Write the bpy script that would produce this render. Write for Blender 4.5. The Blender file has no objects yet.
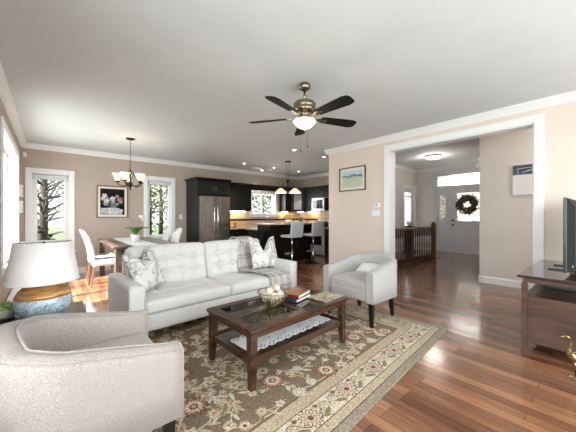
import bpy, bmesh, math, random
from mathutils import Vector, Matrix, noise
PI = math.pi
S = bpy.context.scene
C = S.collection

# ------------------------------------------------------------------ camera
cam = bpy.data.cameras.new('camera'); co = bpy.data.objects.new('camera', cam); C.objects.link(co)
co.location = (0, 0, 1.27); co.rotation_euler = (PI/2, 0, -math.radians(40.67))
cam.sensor_width = 36; cam.lens = 36*277/576; cam.clip_start = .02
S.camera = co
# ------------------------------------------------------------------ world, sun, daylight
S.view_settings.view_transform = 'Standard'; S.view_settings.look = 'None'
S.view_settings.gamma = 1; S.view_settings.use_curve_mapping = False
S.view_settings.exposure = 1.02
w = bpy.data.worlds.new('sky'); S.world = w; w.use_nodes = True
wn = w.node_tree.nodes; wl = w.node_tree.links; wn.clear()
wo = wn.new('ShaderNodeOutputWorld'); wb = wn.new('ShaderNodeBackground')
wt = wn.new('ShaderNodeTexCoord'); wr = wn.new('ShaderNodeValToRGB'); wx = wn.new('ShaderNodeSeparateXYZ')
wl.new(wt.outputs['Generated'], wx.inputs[0]); wl.new(wx.outputs['Z'], wr.inputs[0])
wr.color_ramp.elements[0].position = 0.0; wr.color_ramp.elements[0].color = (.95, .97, 1, 1)
wr.color_ramp.elements[1].position = .7; wr.color_ramp.elements[1].color = (.72, .84, 1, 1)
wl.new(wr.outputs[0], wb.inputs[0]); wb.inputs[1].default_value = 1.1
wl.new(wb.outputs[0], wo.inputs[0])

def sun(name, d, e, col, ang):
    l = bpy.data.lights.new(name, 'SUN'); l.energy = e; l.color = col; l.angle = math.radians(ang)
    o = bpy.data.objects.new(name, l); C.objects.link(o)
    o.rotation_euler = Vector(d).to_track_quat('-Z', 'Y').to_euler(); o.location = (-5, 5, 8)
sun('sun', (1, .16, -1.02), 19, (1, .97, .93), 1.5)

def area(name, loc, d, sx, sy, e, col=(1, 1, 1)):
    l = bpy.data.lights.new(name, 'AREA'); l.shape = 'RECTANGLE'; l.size = sx; l.size_y = sy; l.energy = e; l.color = col
    o = bpy.data.objects.new(name, l); C.objects.link(o); o.location = loc
    o.rotation_euler = Vector(d).to_track_quat('-Z', 'Y').to_euler(); return o
# daylight outside the seen windows; the rear and near left areas are added fill
area('fill_light_rear', (2.2, -2.0, 1.45), (0, 1, -.02), 3.9, 2.0, 95, (.96, .98, 1))  # main fill for the room, through an added window behind the view
area('fill_light_left_near', (-.95, .2, 1.55), (1, 0, -.02), 2.6, 1.7, 52, (.96, .98, 1))  # added fill aimed at the partition, cream wall and foreground chair
area('daylight_left', (-.95, 5.7, 1.6), (1, 0, -.05), 2.0, 1.6, 42, (.96, .98, 1))
area('daylight_door', (10.98, 2.95, 1.8), (-1, 0, -.05), 1.5, 2.2, 52, (1, .99, .97))
area('daylight_kitchen', (5.5, 8.0, 1.8), (0, -1, -.1), 1.0, .8, 20, (1, 1, 1))

# ------------------------------------------------------------------ materials
def mat(name, col, rough=.6, metal=0, emit=None, es=0, spec=.5, sheen=0, coat=0):
    m = bpy.data.materials.new(name); m.use_nodes = True
    b = m.node_tree.nodes['Principled BSDF']
    b.inputs['Base Color'].default_value = (*col, 1); b.inputs['Roughness'].default_value = rough
    b.inputs['Metallic'].default_value = metal; b.inputs['Specular IOR Level'].default_value = spec
    if emit: b.inputs['Emission Color'].default_value = (*emit, 1); b.inputs['Emission Strength'].default_value = es
    if sheen: b.inputs['Sheen Weight'].default_value = sheen
    if coat: b.inputs['Coat Weight'].default_value = coat; b.inputs['Coat Roughness'].default_value = .1
    return m
def srgb(r, g, b):
    f = lambda c: (c/255/12.92) if c <= 10 else ((c/255+.055)/1.055)**2.4
    return (f(r), f(g), f(b))
def nodes(m): return m.node_tree.nodes, m.node_tree.links, m.node_tree.nodes['Principled BSDF']
def coords(m, scale=(1, 1, 1), rot=(0, 0, 0)):
    n, l, b = nodes(m); t = n.new('ShaderNodeTexCoord'); mp = n.new('ShaderNodeMapping')
    mp.inputs['Scale'].default_value = scale; mp.inputs['Rotation'].default_value = rot
    l.new(t.outputs['Object'], mp.inputs[0]); return mp.outputs[0]
def noisy(m, c1, c2, scale=20, stretch=(1, 1, 1), detail=4, bump=0, lo=.35, hi=.65, bscale=None):
    n, l, b = nodes(m); v = coords(m, stretch)
    t = n.new('ShaderNodeTexNoise'); t.inputs['Scale'].default_value = scale; t.inputs['Detail'].default_value = detail
    l.new(v, t.inputs['Vector'])
    r = n.new('ShaderNodeValToRGB'); r.color_ramp.elements[0].position = lo; r.color_ramp.elements[1].position = hi
    r.color_ramp.elements[0].color = (*c1, 1); r.color_ramp.elements[1].color = (*c2, 1)
    l.new(t.outputs[0], r.inputs[0]); l.new(r.outputs[0], b.inputs['Base Color'])
    if bump:
        t2 = t
        if bscale:
            t2 = n.new('ShaderNodeTexNoise'); t2.inputs['Scale'].default_value = bscale; l.new(v, t2.inputs['Vector'])
        bp = n.new('ShaderNodeBump'); bp.inputs['Strength'].default_value = bump; bp.inputs['Distance'].default_value = .004
        l.new(t2.outputs[0], bp.inputs['Height']); l.new(bp.outputs[0], b.inputs['Normal'])
    return m
def paint(name, c): 
    m = mat(name, c, .75, spec=.3); k = tuple(x*.97 for x in c); return noisy(m, k, c, 3, bump=.05, bscale=180)
def wood(name, a, b_, rough=.3, ax=0, sc=14, coat=.2):
    m = mat(name, a, rough, coat=coat); st = [5, 5, 5]; st[ax] = .6
    return noisy(m, a, b_, sc/4, tuple(st), 6, .04)
def fabric(name, a, b_, sc=260, bump=.35):
    m = mat(name, a, .95, spec=.15, sheen=.25); return noisy(m, a, b_, sc, (1, 1, 1), 3, bump)

M = {}
M['taupe'] = paint('taupe_paint', srgb(186, 171, 160))
M['cream'] = paint('cream_paint', srgb(229, 213, 203))
M['hall'] = paint('hall_paint', srgb(222, 216, 210))
M['ceil'] = paint('ceiling_paint', srgb(218, 221, 225))
M['white'] = mat('white_trim', srgb(238, 238, 240), .35)
M['door'] = mat('door_paint', srgb(205, 208, 214), .4)
M['outwall'] = mat('house_siding', srgb(200, 198, 192), .8)
# plank floor
m = mat('hardwood', (.2, .1, .06), .2, coat=.35); M['floor'] = m
n, l, b = nodes(m); v = coords(m, (1, 1, 1), (0, 0, PI/2))
br = n.new('ShaderNodeTexBrick'); br.inputs['Scale'].default_value = 1
br.inputs['Brick Width'].default_value = .95; br.inputs['Row Height'].default_value = .083
br.inputs['Mortar Size'].default_value = .0012; br.inputs['Mortar Smooth'].default_value = .3; br.offset = .37; br.offset_frequency = 3
br.inputs['Color1'].default_value = (*srgb(108, 69, 51), 1); br.inputs['Color2'].default_value = (*srgb(176, 124, 90), 1)
br.inputs['Mortar'].default_value = (*srgb(52, 28, 18), 1)
l.new(v, br.inputs['Vector'])
v2 = coords(m, (22, 1.3, 1))
t = n.new('ShaderNodeTexNoise'); t.inputs['Scale'].default_value = 2.2; t.inputs['Detail'].default_value = 8; t.inputs['Roughness'].default_value = .7
l.new(v2, t.inputs['Vector'])
r = n.new('ShaderNodeValToRGB'); r.color_ramp.elements[0].position = .3; r.color_ramp.elements[1].position = .72
r.color_ramp.elements[0].color = (.42, .38, .36, 1); r.color_ramp.elements[1].color = (1.12, 1.1, 1.08, 1)
l.new(t.outputs[0], r.inputs[0])
mx = n.new('ShaderNodeMix'); mx.data_type = 'RGBA'; mx.blend_type = 'MULTIPLY'; mx.inputs[0].default_value = .85
l.new(br.outputs['Color'], mx.inputs[6]); l.new(r.outputs[0], mx.inputs[7]); l.new(mx.outputs[2], b.inputs['Base Color'])
bp = n.new('ShaderNodeBump'); bp.inputs['Strength'].default_value = .12; bp.inputs['Distance'].default_value = .002; bp.invert = True
l.new(br.outputs['Fac'], bp.inputs['Height']); l.new(bp.outputs[0], b.inputs['Normal'])

M['espresso'] = wood('espresso_wood', srgb(50, 32, 22), srgb(80, 52, 37), .25, 0)
M['console'] = wood('console_wood', srgb(62, 40, 32), srgb(94, 64, 50), .4, 1)
M['consoletop'] = wood('console_top_wood', srgb(50, 34, 30), srgb(70, 48, 42), .12, 1, coat=.6)
M['tablewood'] = wood('table_wood', srgb(74, 58, 50), srgb(108, 86, 74), .35, 1)
M['chairleg'] = wood('chair_leg_wood', srgb(120, 92, 74), srgb(160, 128, 106), .4, 2)
M['oak'] = wood('stair_rail_wood', srgb(86, 48, 30), srgb(128, 76, 48), .3, 0)
M['balu'] = mat('baluster_wood', srgb(62, 38, 28), .35)
M['blackwood'] = mat('black_cabinet', srgb(26, 23, 23), .38, spec=.35); noisy(M['blackwood'], srgb(13, 11, 11), srgb(24, 20, 19), 6, (4, 4, .6), 5)
M['legblack'] = mat('black_leg', srgb(18, 16, 16), .3)
M['chairfab'] = fabric('chair_linen', srgb(142, 132, 127), srgb(192, 183, 178), 330, .5)
M['chairfab2'] = fabric('chair_linen_grey', srgb(160, 156, 156), srgb(194, 190, 190), 330, .4)
M['sofa'] = fabric('sofa_linen', srgb(212, 210, 209), srgb(236, 235, 234), 300, .25)
M['slip'] = fabric('slipcover_cotton', srgb(222, 222, 224), srgb(238, 238, 240), 120, .2)
M['stoolfab'] = mat('stool_vinyl', srgb(196, 198, 204), .5)
M['steel'] = mat('brushed_steel', srgb(176, 172, 170), .2, 1); noisy(M['steel'], srgb(118, 114, 112), srgb(172, 168, 166), 3, (30, 30, .5), 3)
M['chrome'] = mat('chrome', (.8, .8, .82), .12, 1)
M['black'] = mat('black_plastic', (.012, .012, .014), .3)
M['tvback'] = mat('tv_shell', srgb(9, 10, 13), .6, spec=.2)
M['granite'] = mat('granite', (.6, .56, .5), .2); noisy(M['granite'], srgb(120, 108, 98), srgb(216, 206, 194), 90, detail=6, lo=.42, hi=.58)
M['backsplash'] = mat('tile', (.6, .5, .4), .3)
n, l, b = nodes(M['backsplash']); t = n.new('ShaderNodeTexBrick'); t.inputs['Scale'].default_value = 1
t.inputs['Brick Width'].default_value = .15; t.inputs['Row Height'].default_value = .1; t.inputs['Mortar Size'].default_value = .004
t.inputs['Color1'].default_value = (*srgb(206, 190, 168), 1); t.inputs['Color2'].default_value = (*srgb(190, 172, 150), 1); t.inputs['Mortar'].default_value = (*srgb(150, 138, 122), 1)
mp = n.new('ShaderNodeMapping'); tc = n.new('ShaderNodeTexCoord'); mp.inputs['Rotation'].default_value = (PI/2, 0, 0); l.new(tc.outputs['Object'], mp.inputs[0]); l.new(mp.outputs[0], t.inputs['Vector']); l.new(t.outputs[0], b.inputs['Base Color'])
M['bronze'] = mat('dark_bronze', srgb(46, 34, 28), .35, .8)
M['nickel'] = mat('antique_nickel', srgb(150, 138, 118), .25, 1)
M['brass'] = mat('brass', srgb(176, 156, 100), .25, 1); noisy(M['brass'], srgb(120, 104, 64), srgb(210, 192, 138), 30)
M['shade'] = mat('alabaster_glass', srgb(242, 226, 196), .4, emit=(1, .80, .56), es=.33)
M['bowlglass'] = mat('lit_bowl_glass', srgb(246, 236, 214), .35, emit=(1, .84, .62), es=.42)
M['hot'] = mat('lamp_lens', (1, 1, 1), .4, emit=(1, .93, .82), es=9)
M['lampshade'] = mat('linen_shade', srgb(236, 232, 234), .9, spec=.1); noisy(M['lampshade'], srgb(224, 220, 222), srgb(242, 239, 240), 140, (1, 1, 3), bump=.1)
M['gold'] = mat('gold_glaze', srgb(196, 146, 84), .3, .35); noisy(M['gold'], srgb(176, 124, 66), srgb(216, 170, 108), 14, (1, 1, 5))
M['green'] = mat('leaf_green', srgb(70, 112, 50), .4); noisy(M['green'], srgb(48, 88, 36), srgb(112, 152, 74), 12)
M['succ'] = mat('succulent_green', srgb(150, 190, 100), .5); noisy(M['succ'], srgb(108, 160, 70), srgb(196, 216, 150), 30)
M['ceramic'] = mat('white_ceramic', srgb(236, 236, 238), .2)
M['stone'] = mat('pale_stone', srgb(186, 186, 184), .7); noisy(M['stone'], srgb(160, 160, 158), srgb(210, 210, 208), 25)
M['ball'] = mat('cream_ball', srgb(226, 214, 200), .7); noisy(M['ball'], srgb(206, 190, 172), srgb(240, 232, 222), 30, bump=.5)
M['pink'] = mat('pink_ball', srgb(206, 170, 152), .7); noisy(M['pink'], srgb(180, 136, 116), srgb(222, 190, 172), 30, bump=.5)
M['lace'] = mat('white_lace', srgb(232, 232, 232), .9)
M['red'] = mat('red_cover', srgb(126, 34, 34), .3); M['pages'] = mat('paper', srgb(226, 220, 208), .8)
M['navy'] = mat('navy_cover', srgb(56, 62, 78), .35); M['photo'] = mat('magazine_cover', srgb(170, 160, 140), .35); noisy(M['photo'], srgb(120, 108, 88), srgb(206, 196, 176), 18)
M['yellow'] = mat('yellow_flower', srgb(222, 172, 66), .7)
M['darkmetal'] = mat('black_glass', (.01, .01, .012), .06)
M['range'] = mat('range_steel', srgb(208, 210, 214), .3, .5)
M['bark'] = mat('bark', srgb(96, 82, 72), .9); noisy(M['bark'], srgb(40, 35, 32), srgb(74, 66, 60), 8, (1, 1, .3))
M['lawn'] = mat('lawn', srgb(110, 140, 70), .9); noisy(M['lawn'], srgb(50, 62, 34), srgb(84, 90, 56), 2)
M['tleaf'] = mat('tree_leaf', srgb(120, 140, 80), .8); noisy(M['tleaf'], srgb(44, 56, 32), srgb(86, 96, 58), 1.5)
M['tleaf2'] = mat('tree_leaf_yellow', srgb(170, 160, 90), .8); noisy(M['tleaf2'], srgb(78, 76, 38), srgb(120, 108, 60), 1.5)
M['conifer'] = mat('conifer_needles', srgb(70, 92, 66), .8); noisy(M['conifer'], srgb(32, 46, 32), srgb(60, 74, 52), 2)
# see-through thin glass
def glass(name, tint, refl, rough=.02):
    m = bpy.data.materials.new(name); m.use_nodes = True; n = m.node_tree.nodes; l = m.node_tree.links; n.clear()
    o = n.new('ShaderNodeOutputMaterial'); tr = n.new('ShaderNodeBsdfTransparent'); g = n.new('ShaderNodeBsdfGlossy'); x = n.new('ShaderNodeMixShader')
    f = n.new('ShaderNodeLayerWeight'); f.inputs[0].default_value = .5; pw = n.new('ShaderNodeMath'); pw.operation = 'POWER'; pw.inputs[1].default_value = 4.0; mm = n.new('ShaderNodeMath'); mm.operation = 'MULTIPLY_ADD'; mm.inputs[1].default_value = min(.9, .5*refl); mm.inputs[2].default_value = .04*refl; mm.use_clamp = True
    tr.inputs[0].default_value = (*tint, 1); g.inputs['Roughness'].default_value = rough
    l.new(f.outputs['Facing'], pw.inputs[0]); l.new(pw.outputs[0], mm.inputs[0]); l.new(mm.outputs[0], x.inputs[0]); l.new(tr.outputs[0], x.inputs[1]); l.new(g.outputs[0], x.inputs[2]); l.new(x.outputs[0], o.inputs[0]); return m
M['glass'] = glass('window_glass', (.96, .98, .97), 1)
M['tglass'] = glass('table_glass', (.45, .5, .48), 2.4)
M['cabglass'] = glass('cabinet_glass', (.8, .82, .85), 2.5)
# frosted leaded door glass
m = mat('leaded_glass', srgb(236, 228, 210), .5); M['leaded'] = m
n, l, b = nodes(m); b.inputs['Transmission Weight'].default_value = .4
vo = n.new('ShaderNodeTexVoronoi'); vo.feature = 'DISTANCE_TO_EDGE'; vo.inputs['Scale'].default_value = 11
l.new(coords(m), vo.inputs['Vector']); r = n.new('ShaderNodeValToRGB'); r.color_ramp.elements[0].position = .02; r.color_ramp.elements[1].position = .06
r.color_ramp.elements[0].color = (.12, .1, .08, 1); r.color_ramp.elements[1].color = (1, .97, .9, 1); l.new(vo.outputs['Distance'], r.inputs[0]); l.new(r.outputs[0], b.inputs['Base Color'])
M['frost'] = mat('frosted_glass', srgb(240, 240, 236), .5); nodes(M['frost'])[2].inputs['Transmission Weight'].default_value = .9

# ------------------------------------------------------------------ mesh helpers
class MB:
    def __init__(s): s.b = bmesh.new(); s.mi = 0
    def mark(s): return len(s.b.verts), len(s.b.faces)
    def fin(s, f0):
        s.b.faces.ensure_lookup_table()
        for f in s.b.faces[f0:]: f.material_index = s.mi
    def box(s, x0, y0, z0, x1, y1, z1, bev=0, mtx=None, seg=1):
        f0 = len(s.b.faces); b2 = bmesh.new(); bmesh.ops.create_cube(b2, size=1)
        for v in b2.verts: v.co = Vector((x0+(v.co.x+.5)*(x1-x0), y0+(v.co.y+.5)*(y1-y0), z0+(v.co.z+.5)*(z1-z0)))
        if bev: bmesh.ops.bevel(b2, geom=b2.edges[:], offset=bev, segments=seg, affect='EDGES')
        s.merge(b2, mtx); return s
    def merge(s, b2, mtx=None, smooth=None):
        b2.verts.index_update(); vs = []
        for v in b2.verts: vs.append(s.b.verts.new(mtx @ v.co if mtx is not None else v.co))
        for f in b2.faces:
            try:
                nf = s.b.faces.new([vs[v.index] for v in f.verts]); nf.material_index = s.mi
                nf.smooth = f.smooth if smooth is None else smooth
            except ValueError: pass
        b2.free()
    def poly(s, pts, smooth=False):
        f = s.b.faces.new([s.b.verts.new(p) for p in pts]); f.material_index = s.mi; f.smooth = smooth; return s
    def loft(s, rings, close=True, caps=True, smooth=True):
        R = [[s.b.verts.new(p) for p in r] for r in rings]; n = len(R[0])
        for a, c in zip(R, R[1:]):
            for i in range(n if close else n-1):
                j = (i+1) % n
                f = s.b.faces.new((a[i], a[j], c[j], c[i])); f.smooth = smooth; f.material_index = s.mi
        if caps and close:
            for r in (R[0][::-1], R[-1]):
                f = s.b.faces.new(r); f.material_index = s.mi
        return s
    def lathe(s, prof, x=0, y=0, seg=24, mtx=None, caps=True):
        rings = []
        for r, z in prof:
            ring = [Vector((x+r*math.cos(2*PI*i/seg), y+r*math.sin(2*PI*i/seg), z)) for i in range(seg)]
            rings.append([mtx @ p for p in ring] if mtx is not None else ring)
        return s.loft(rings, True, caps)
    def cyl(s, p0, p1, r, r1=None, seg=12):
        return s.tube([p0, p1], [r, r if r1 is None else r1], seg)
    def tube(s, pts, r, seg=8):
        pts = [Vector(p) for p in pts]; rings = []; up = None
        for i, p in enumerate(pts):
            d = (pts[min(i+1, len(pts)-1)] - pts[max(i-1, 0)]).normalized()
            if up is None: up = Vector((0, 0, 1)) if abs(d.z) < .9 else Vector((1, 0, 0))
            a = d.cross(up).normalized(); up = a.cross(d).normalized()
            rr = r[i] if isinstance(r, (list, tuple)) else r
            rings.append([p + rr*(math.cos(2*PI*k/seg)*a + math.sin(2*PI*k/seg)*up) for k in range(seg)])
        return s.loft(rings)
    def prism(s, poly2, axis, a, b_):
        # polygon in the plane across axis, extruded from a to b_
        def P(u, v, t): return {'x': (t, u, v), 'y': (u, t, v), 'z': (u, v, t)}[axis]
        return s.loft([[Vector(P(u, v, t)) for u, v in poly2] for t in (a, b_)], smooth=False)
    def ball(s, c, r, sub=2, sc=(1, 1, 1)):
        b2 = bmesh.new(); bmesh.ops.create_icosphere(b2, subdivisions=sub, radius=r)
        for v in b2.verts: v.co = Vector((v.co.x*sc[0], v.co.y*sc[1], v.co.z*sc[2])) + Vector(c)
        s.merge(b2, smooth=True); return s
    def rbox(s, c, size, r, cuts=8, fn=None, mtx=None):
        b2 = bmesh.new(); bmesh.ops.create_cube(b2, size=1)
        bmesh.ops.subdivide_edges(b2, edges=b2.edges[:], cuts=cuts, use_grid_fill=True)
        h = Vector(size)/2
        for v in b2.verts:
            q = Vector([v.co[i]*2 for i in range(3)])
            # push grid lines toward the edges so the rounding is well sampled
            q = Vector([math.copysign(abs(a)**.8, a) for a in q])
            p = Vector([q[i]*h[i] for i in range(3)])
            inn = Vector([max(-(h[i]-r), min(h[i]-r, p[i])) for i in range(3)]); d = p-inn
            if d.length > 1e-9: p = inn + d.normalized()*min(d.length, r) if d.length > r else p
            if fn: p = fn(p, q)
            v.co = p + Vector(c)
        bmesh.ops.recalc_face_normals(b2, faces=b2.faces[:])
        s.merge(b2, mtx, True); return s

def obj(name, mb, m, parent=None, label=None):
    b_ = mb.b if isinstance(mb, MB) else mb
    bmesh.ops.recalc_face_normals(b_, faces=b_.faces[:])
    me = bpy.data.meshes.new(name); b_.to_mesh(me); b_.free()
    for x in (m if isinstance(m, (list, tuple)) else [m]): me.materials.append(M[x] if isinstance(x, str) else x)
    o = bpy.data.objects.new(name, me); C.objects.link(o)
    if parent: o.parent = parent
    if label: o['label'] = label
    return o
def tag(o, label, cat, group=None, kind=None):
    o['label'] = label; o['category'] = cat
    if group: o['group'] = group
    if kind: o['kind'] = kind
    return o
def thing(name, label, cat, loc=(0, 0, 0), rotz=0, group=None):
    o = bpy.data.objects.new(name, None); C.objects.link(o); o.empty_display_size = .1
    o.location = loc; o.rotation_euler = (0, 0, rotz); return tag(o, label, cat, group)
def struct(name, mb, m, parent=None, label=None, cat=None):
    o = obj(name, mb, m, parent, label)
    if not parent: o['kind'] = 'structure'; o['category'] = cat or name.split('_')[0]; o['label'] = label or name.replace('_', ' ')
    return o
def dup(root, loc, rotz, label=None, group=None):
    def cp(o, par):
        c = o.copy(); C.objects.link(c)
        if par: c.parent = par
        for ch in [k for k in bpy.data.objects if k.parent == o]: cp(ch, c)
        return c
    r_ = cp(root, None); r_.location = loc; r_.rotation_euler = (0, 0, rotz)
    if label: r_['label'] = label
    if group: r_['group'] = group
    return r_
def T(x, y, z, rz=0, rx=0, ry=0):
    return Matrix.Translation((x, y, z)) @ Matrix.Rotation(rz, 4, 'Z') @ Matrix.Rotation(rx, 4, 'X') @ Matrix.Rotation(ry, 4, 'Y')
# ================================================================== STRUCTURE
CE = 2.74; LX = -.44; BY = 7.69; RX = 4.74; REND = 4.11; KX = 7.13; RY = -1.5
HC = 3.03; HX = 10.67; HY = 4.83
def wallgrid(name, axis, a0, a1, lo, hi, z0, z1, holes, m, label):
    # slab between a0..a1 across the axis, running lo..hi, with rectangular holes (u0,u1,z0,z1)
    mb = MB(); us = sorted({lo, hi, *[h[0] for h in holes], *[h[1] for h in holes]})
    for u, v in zip(us, us[1:]):
        cuts = [(h[2], h[3]) for h in holes if h[0] <= u+1e-6 and h[1] >= v-1e-6]
        segs = [(z0, z1)]
        for c, d in cuts:
            segs = [s for a, b_ in segs for s in ((a, min(b_, c)), (max(a, d), b_)) if s[1]-s[0] > 1e-6]
        for a, b_ in segs:
            if axis == 'x': mb.box(a0, u, a, a1, v, b_)
            else: mb.box(u, a0, a, v, a1, b_)
    return struct(name, mb, m, label=label)
WIN_L = (4.72, 6.80, .66, 2.34)
W1 = (-.285, .315, .52, 2.16); W2 = (1.89, 2.48, .72, 2.20); WK = (5.02, 6.02, 1.32, 2.06)
wallgrid('wall_left', 'x', LX-.17, LX, RY, BY+.15, 0, CE, [WIN_L, (-1.1, 1.5, .66, 2.34)], 'taupe', 'taupe wall holding the large side window at the left edge')
wallgrid('wall_back', 'y', BY, BY+.15, LX, KX+.12, 0, CE, [W1, W2, WK], 'taupe', 'taupe wall behind the dining table and kitchen')
OP = (.643, 2.655, 0, 2.47)
wallgrid('wall_right', 'x', RX, RX+.19, RY, REND, 0, CE+.4, [OP], ['cream'], 'cream wall with a wide cased opening to the hall')
wallgrid('wall_kitchen_right', 'x', KX, KX+.12, REND, BY, 0, HC, [], 'taupe', 'taupe kitchen wall behind the range and microwave')
wallgrid('wall_kitchen_front', 'y', REND-.12, REND, RX+.19, KX+.12, 0, HC, [], 'taupe', 'wall between the kitchen and the stairwell')
wallgrid('wall_rear', 'y', RY-.15, RY, LX-.17, RX+.19, 0, CE, [(.3, 4.1, .45, 2.4)], 'cream', 'wall behind the viewpoint with an opening added for fill light')
wallgrid('wall_hall_left', 'y', HY, HY+.12, KX+.12, HX+.15, 0, HC, [(9.66, 10.50, .5, 2.30)], 'hall', 'grey hall wall with a narrow window near the front door')
FD = (2.60, 4.15, 0, 2.74)
wallgrid('wall_hall_front', 'x', HX, HX+.15, 1.0, HY, 0, HC, [FD], 'hall', 'grey hall wall around the front door')
wallgrid('wall_hall_stub', 'x', 6.26, 6.40, RY, 1.64, 0, HC, [], 'hall', 'pale grey partition in the hall carrying a blue and white picture')
wallgrid('wall_hall_right', 'y', 1.0, 1.12, 6.40, HX, 0, HC, [], 'hall', 'grey wall on the right of the entry hall')
wallgrid('wall_hall_rear', 'y', RY-.15, RY, RX+.19, 6.40, 0, HC, [], 'hall', 'grey wall closing the hall behind the partition')
# floor with the stairwell hole
SX0, SX1, SY0, SY1 = 6.15, 9.0, 3.33, 3.99
fl = MB()
fl.box(LX-.17, RY-.15, -.12, SX0, BY+.15, 0); fl.box(SX0, RY-.15, -.12, HX+.15, SY0, 0)
fl.box(SX0, SY1, -.12, HX+.15, BY+.15, 0); fl.box(SX1, SY0, -.12, HX+.15, SY1, 0)
struct('floor', fl, 'floor', label='glossy reddish brown hardwood plank floor')
ce = MB(); ce.box(LX-.17, RY-.15, CE, RX+.19, BY+.15, CE+.12); ce.box(RX+.19, REND-.12, CE, KX+.12, BY+.15, CE+.12)
struct('ceiling', ce, 'ceil', label='flat pale grey ceiling over the living room and kitchen')
ce = MB(); ce.box(RX+.19, RY-.15, HC, HX+.15, HY+.12, HC+.1)
struct('ceiling_hall', ce, 'ceil', label='flat grey ceiling over the entry hall', cat='ceiling')
# stairs going down behind the railing
st = MB()
for k in range(10): st.box(SX0+.02+.26*k, SY0+.02, -.2-.18*(k+1)-.6, SX0+.02+.26*(k+1), SY1-.02, -.02-.18*(k+1))
struct('stairs', st, 'oak', label='flight of steps going down behind the hall railing')
sw = MB(); sw.box(SX0-.05, SY0-.04, -2.7, SX1, SY0-.005, -.12); sw.box(SX0-.05, SY1+.005, -2.7, SX1, SY1+.04, -.12); sw.box(SX1+.005, SY0, -2.7, SX1+.04, SY1, -.12); sw.box(SX0-.05, SY0, -2.7, SX0-.005, SY1, -.12)
struct('wall_stairwell', sw, 'hall', label='grey stairwell walls below the hall floor')

# crown, baseboard, casings
def run(mb, p0, p1, nrm, prof):
    p0 = Vector((*p0, 0)); p1 = Vector((*p1, 0)); nn = Vector((*nrm, 0))
    mb.loft([[p + nn*u + Vector((0, 0, z)) for u, z in prof] for p in (p0, p1)], smooth=False)
def crownp(z, s=1): return [(0.001, z-.10*s), (.012*s, z-.10*s), (.016*s, z-.085*s), (.03*s, z-.07*s), (.062*s, z-.03*s), (.075*s, z-.02*s), (.08*s, z-.012*s), (.085*s, z-.001), (.001, z-.001)]
bp_ = [(.001, .001), (.016, .001), (.016, .105), (.008, .13), (.001, .13)]
k = 0
def trim(segs, prof, label, nm=None, m='white'):
    global k
    mb = MB()
    for s_ in segs: run(mb, *s_, prof)
    k += 1
    return struct(nm or f'trim_{k}', mb, m, label=label, cat='trim' if not nm else 'baseboard')
trim([((LX, RY), (LX, BY), (1, 0))], crownp(CE), 'white crown moulding along the left wall')
trim([((LX, BY), (KX, BY), (0, -1))], crownp(CE), 'white crown moulding along the dining and kitchen wall')
trim([((RX, RY), (RX, REND), (-1, 0)), ((RX-.08, REND), (RX+.19, REND), (0, 1))], crownp(CE), 'white crown moulding above the cased opening')
trim([((KX, REND), (KX, BY), (-1, 0))], crownp(CE), 'white crown moulding on the kitchen right wall')
trim([((KX+.12, HY), (HX, HY), (0, -1)), ((HX, 1.12), (HX, HY), (-1, 0)), ((6.26, RY), (6.26, 1.64), (-1, 0)), ((6.26, 1.64), (6.40, 1.64), (0, 1))], crownp(HC, 1.1), 'white crown moulding in the hall')
trim([((LX, RY), (LX, BY), (1, 0))], bp_, 'white baseboard below the side window', 'baseboard_left')
trim([((LX, BY), (2.86, BY), (0, -1))], bp_, 'white baseboard behind the dining table', 'baseboard_back')
trim([((RX, RY), (RX, .54), (-1, 0)), ((RX, 2.76), (RX, REND), (-1, 0)), ((RX, REND), (RX+.19, REND), (0, 1))], bp_, 'white baseboard along the cream wall', 'baseboard_right')
trim([((KX+.12, HY), (HX, HY), (0, -1)), ((HX, 1.12), (HX, 2.5), (-1, 0)), ((HX, 4.25), (HX, HY), (-1, 0)), ((6.26, RY), (6.26, 1.64), (-1, 0)), ((6.26, 1.64), (6.40, 1.64), (0, 1)), ((RX+.19, REND-.12), (6.1, REND-.12), (0, -1))], bp_, 'white baseboard around the hall', 'baseboard_hall')
# cased opening
mb = MB()
for xs in ((RX-.022, RX), (RX+.19, RX+.212)):
    mb.box(xs[0], OP[0]-.1, 0, xs[1], OP[0], OP[3]+.1, .004); mb.box(xs[0], OP[1], 0, xs[1], OP[1]+.1, OP[3]+.1, .004)
    mb.box(xs[0], OP[0], OP[3], xs[1], OP[1], OP[3]+.1, .004)
mb.box(RX, OP[0]-.002, 0, RX+.19, OP[0]+.014, OP[3]); mb.box(RX, OP[1]-.014, 0, RX+.19, OP[1]+.002, OP[3]); mb.box(RX, OP[0], OP[3]-.014, RX+.19, OP[1], OP[3]+.002)
struct('trim_opening', mb, 'white', label='wide white casing around the opening to the hall', cat='trim')

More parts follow.
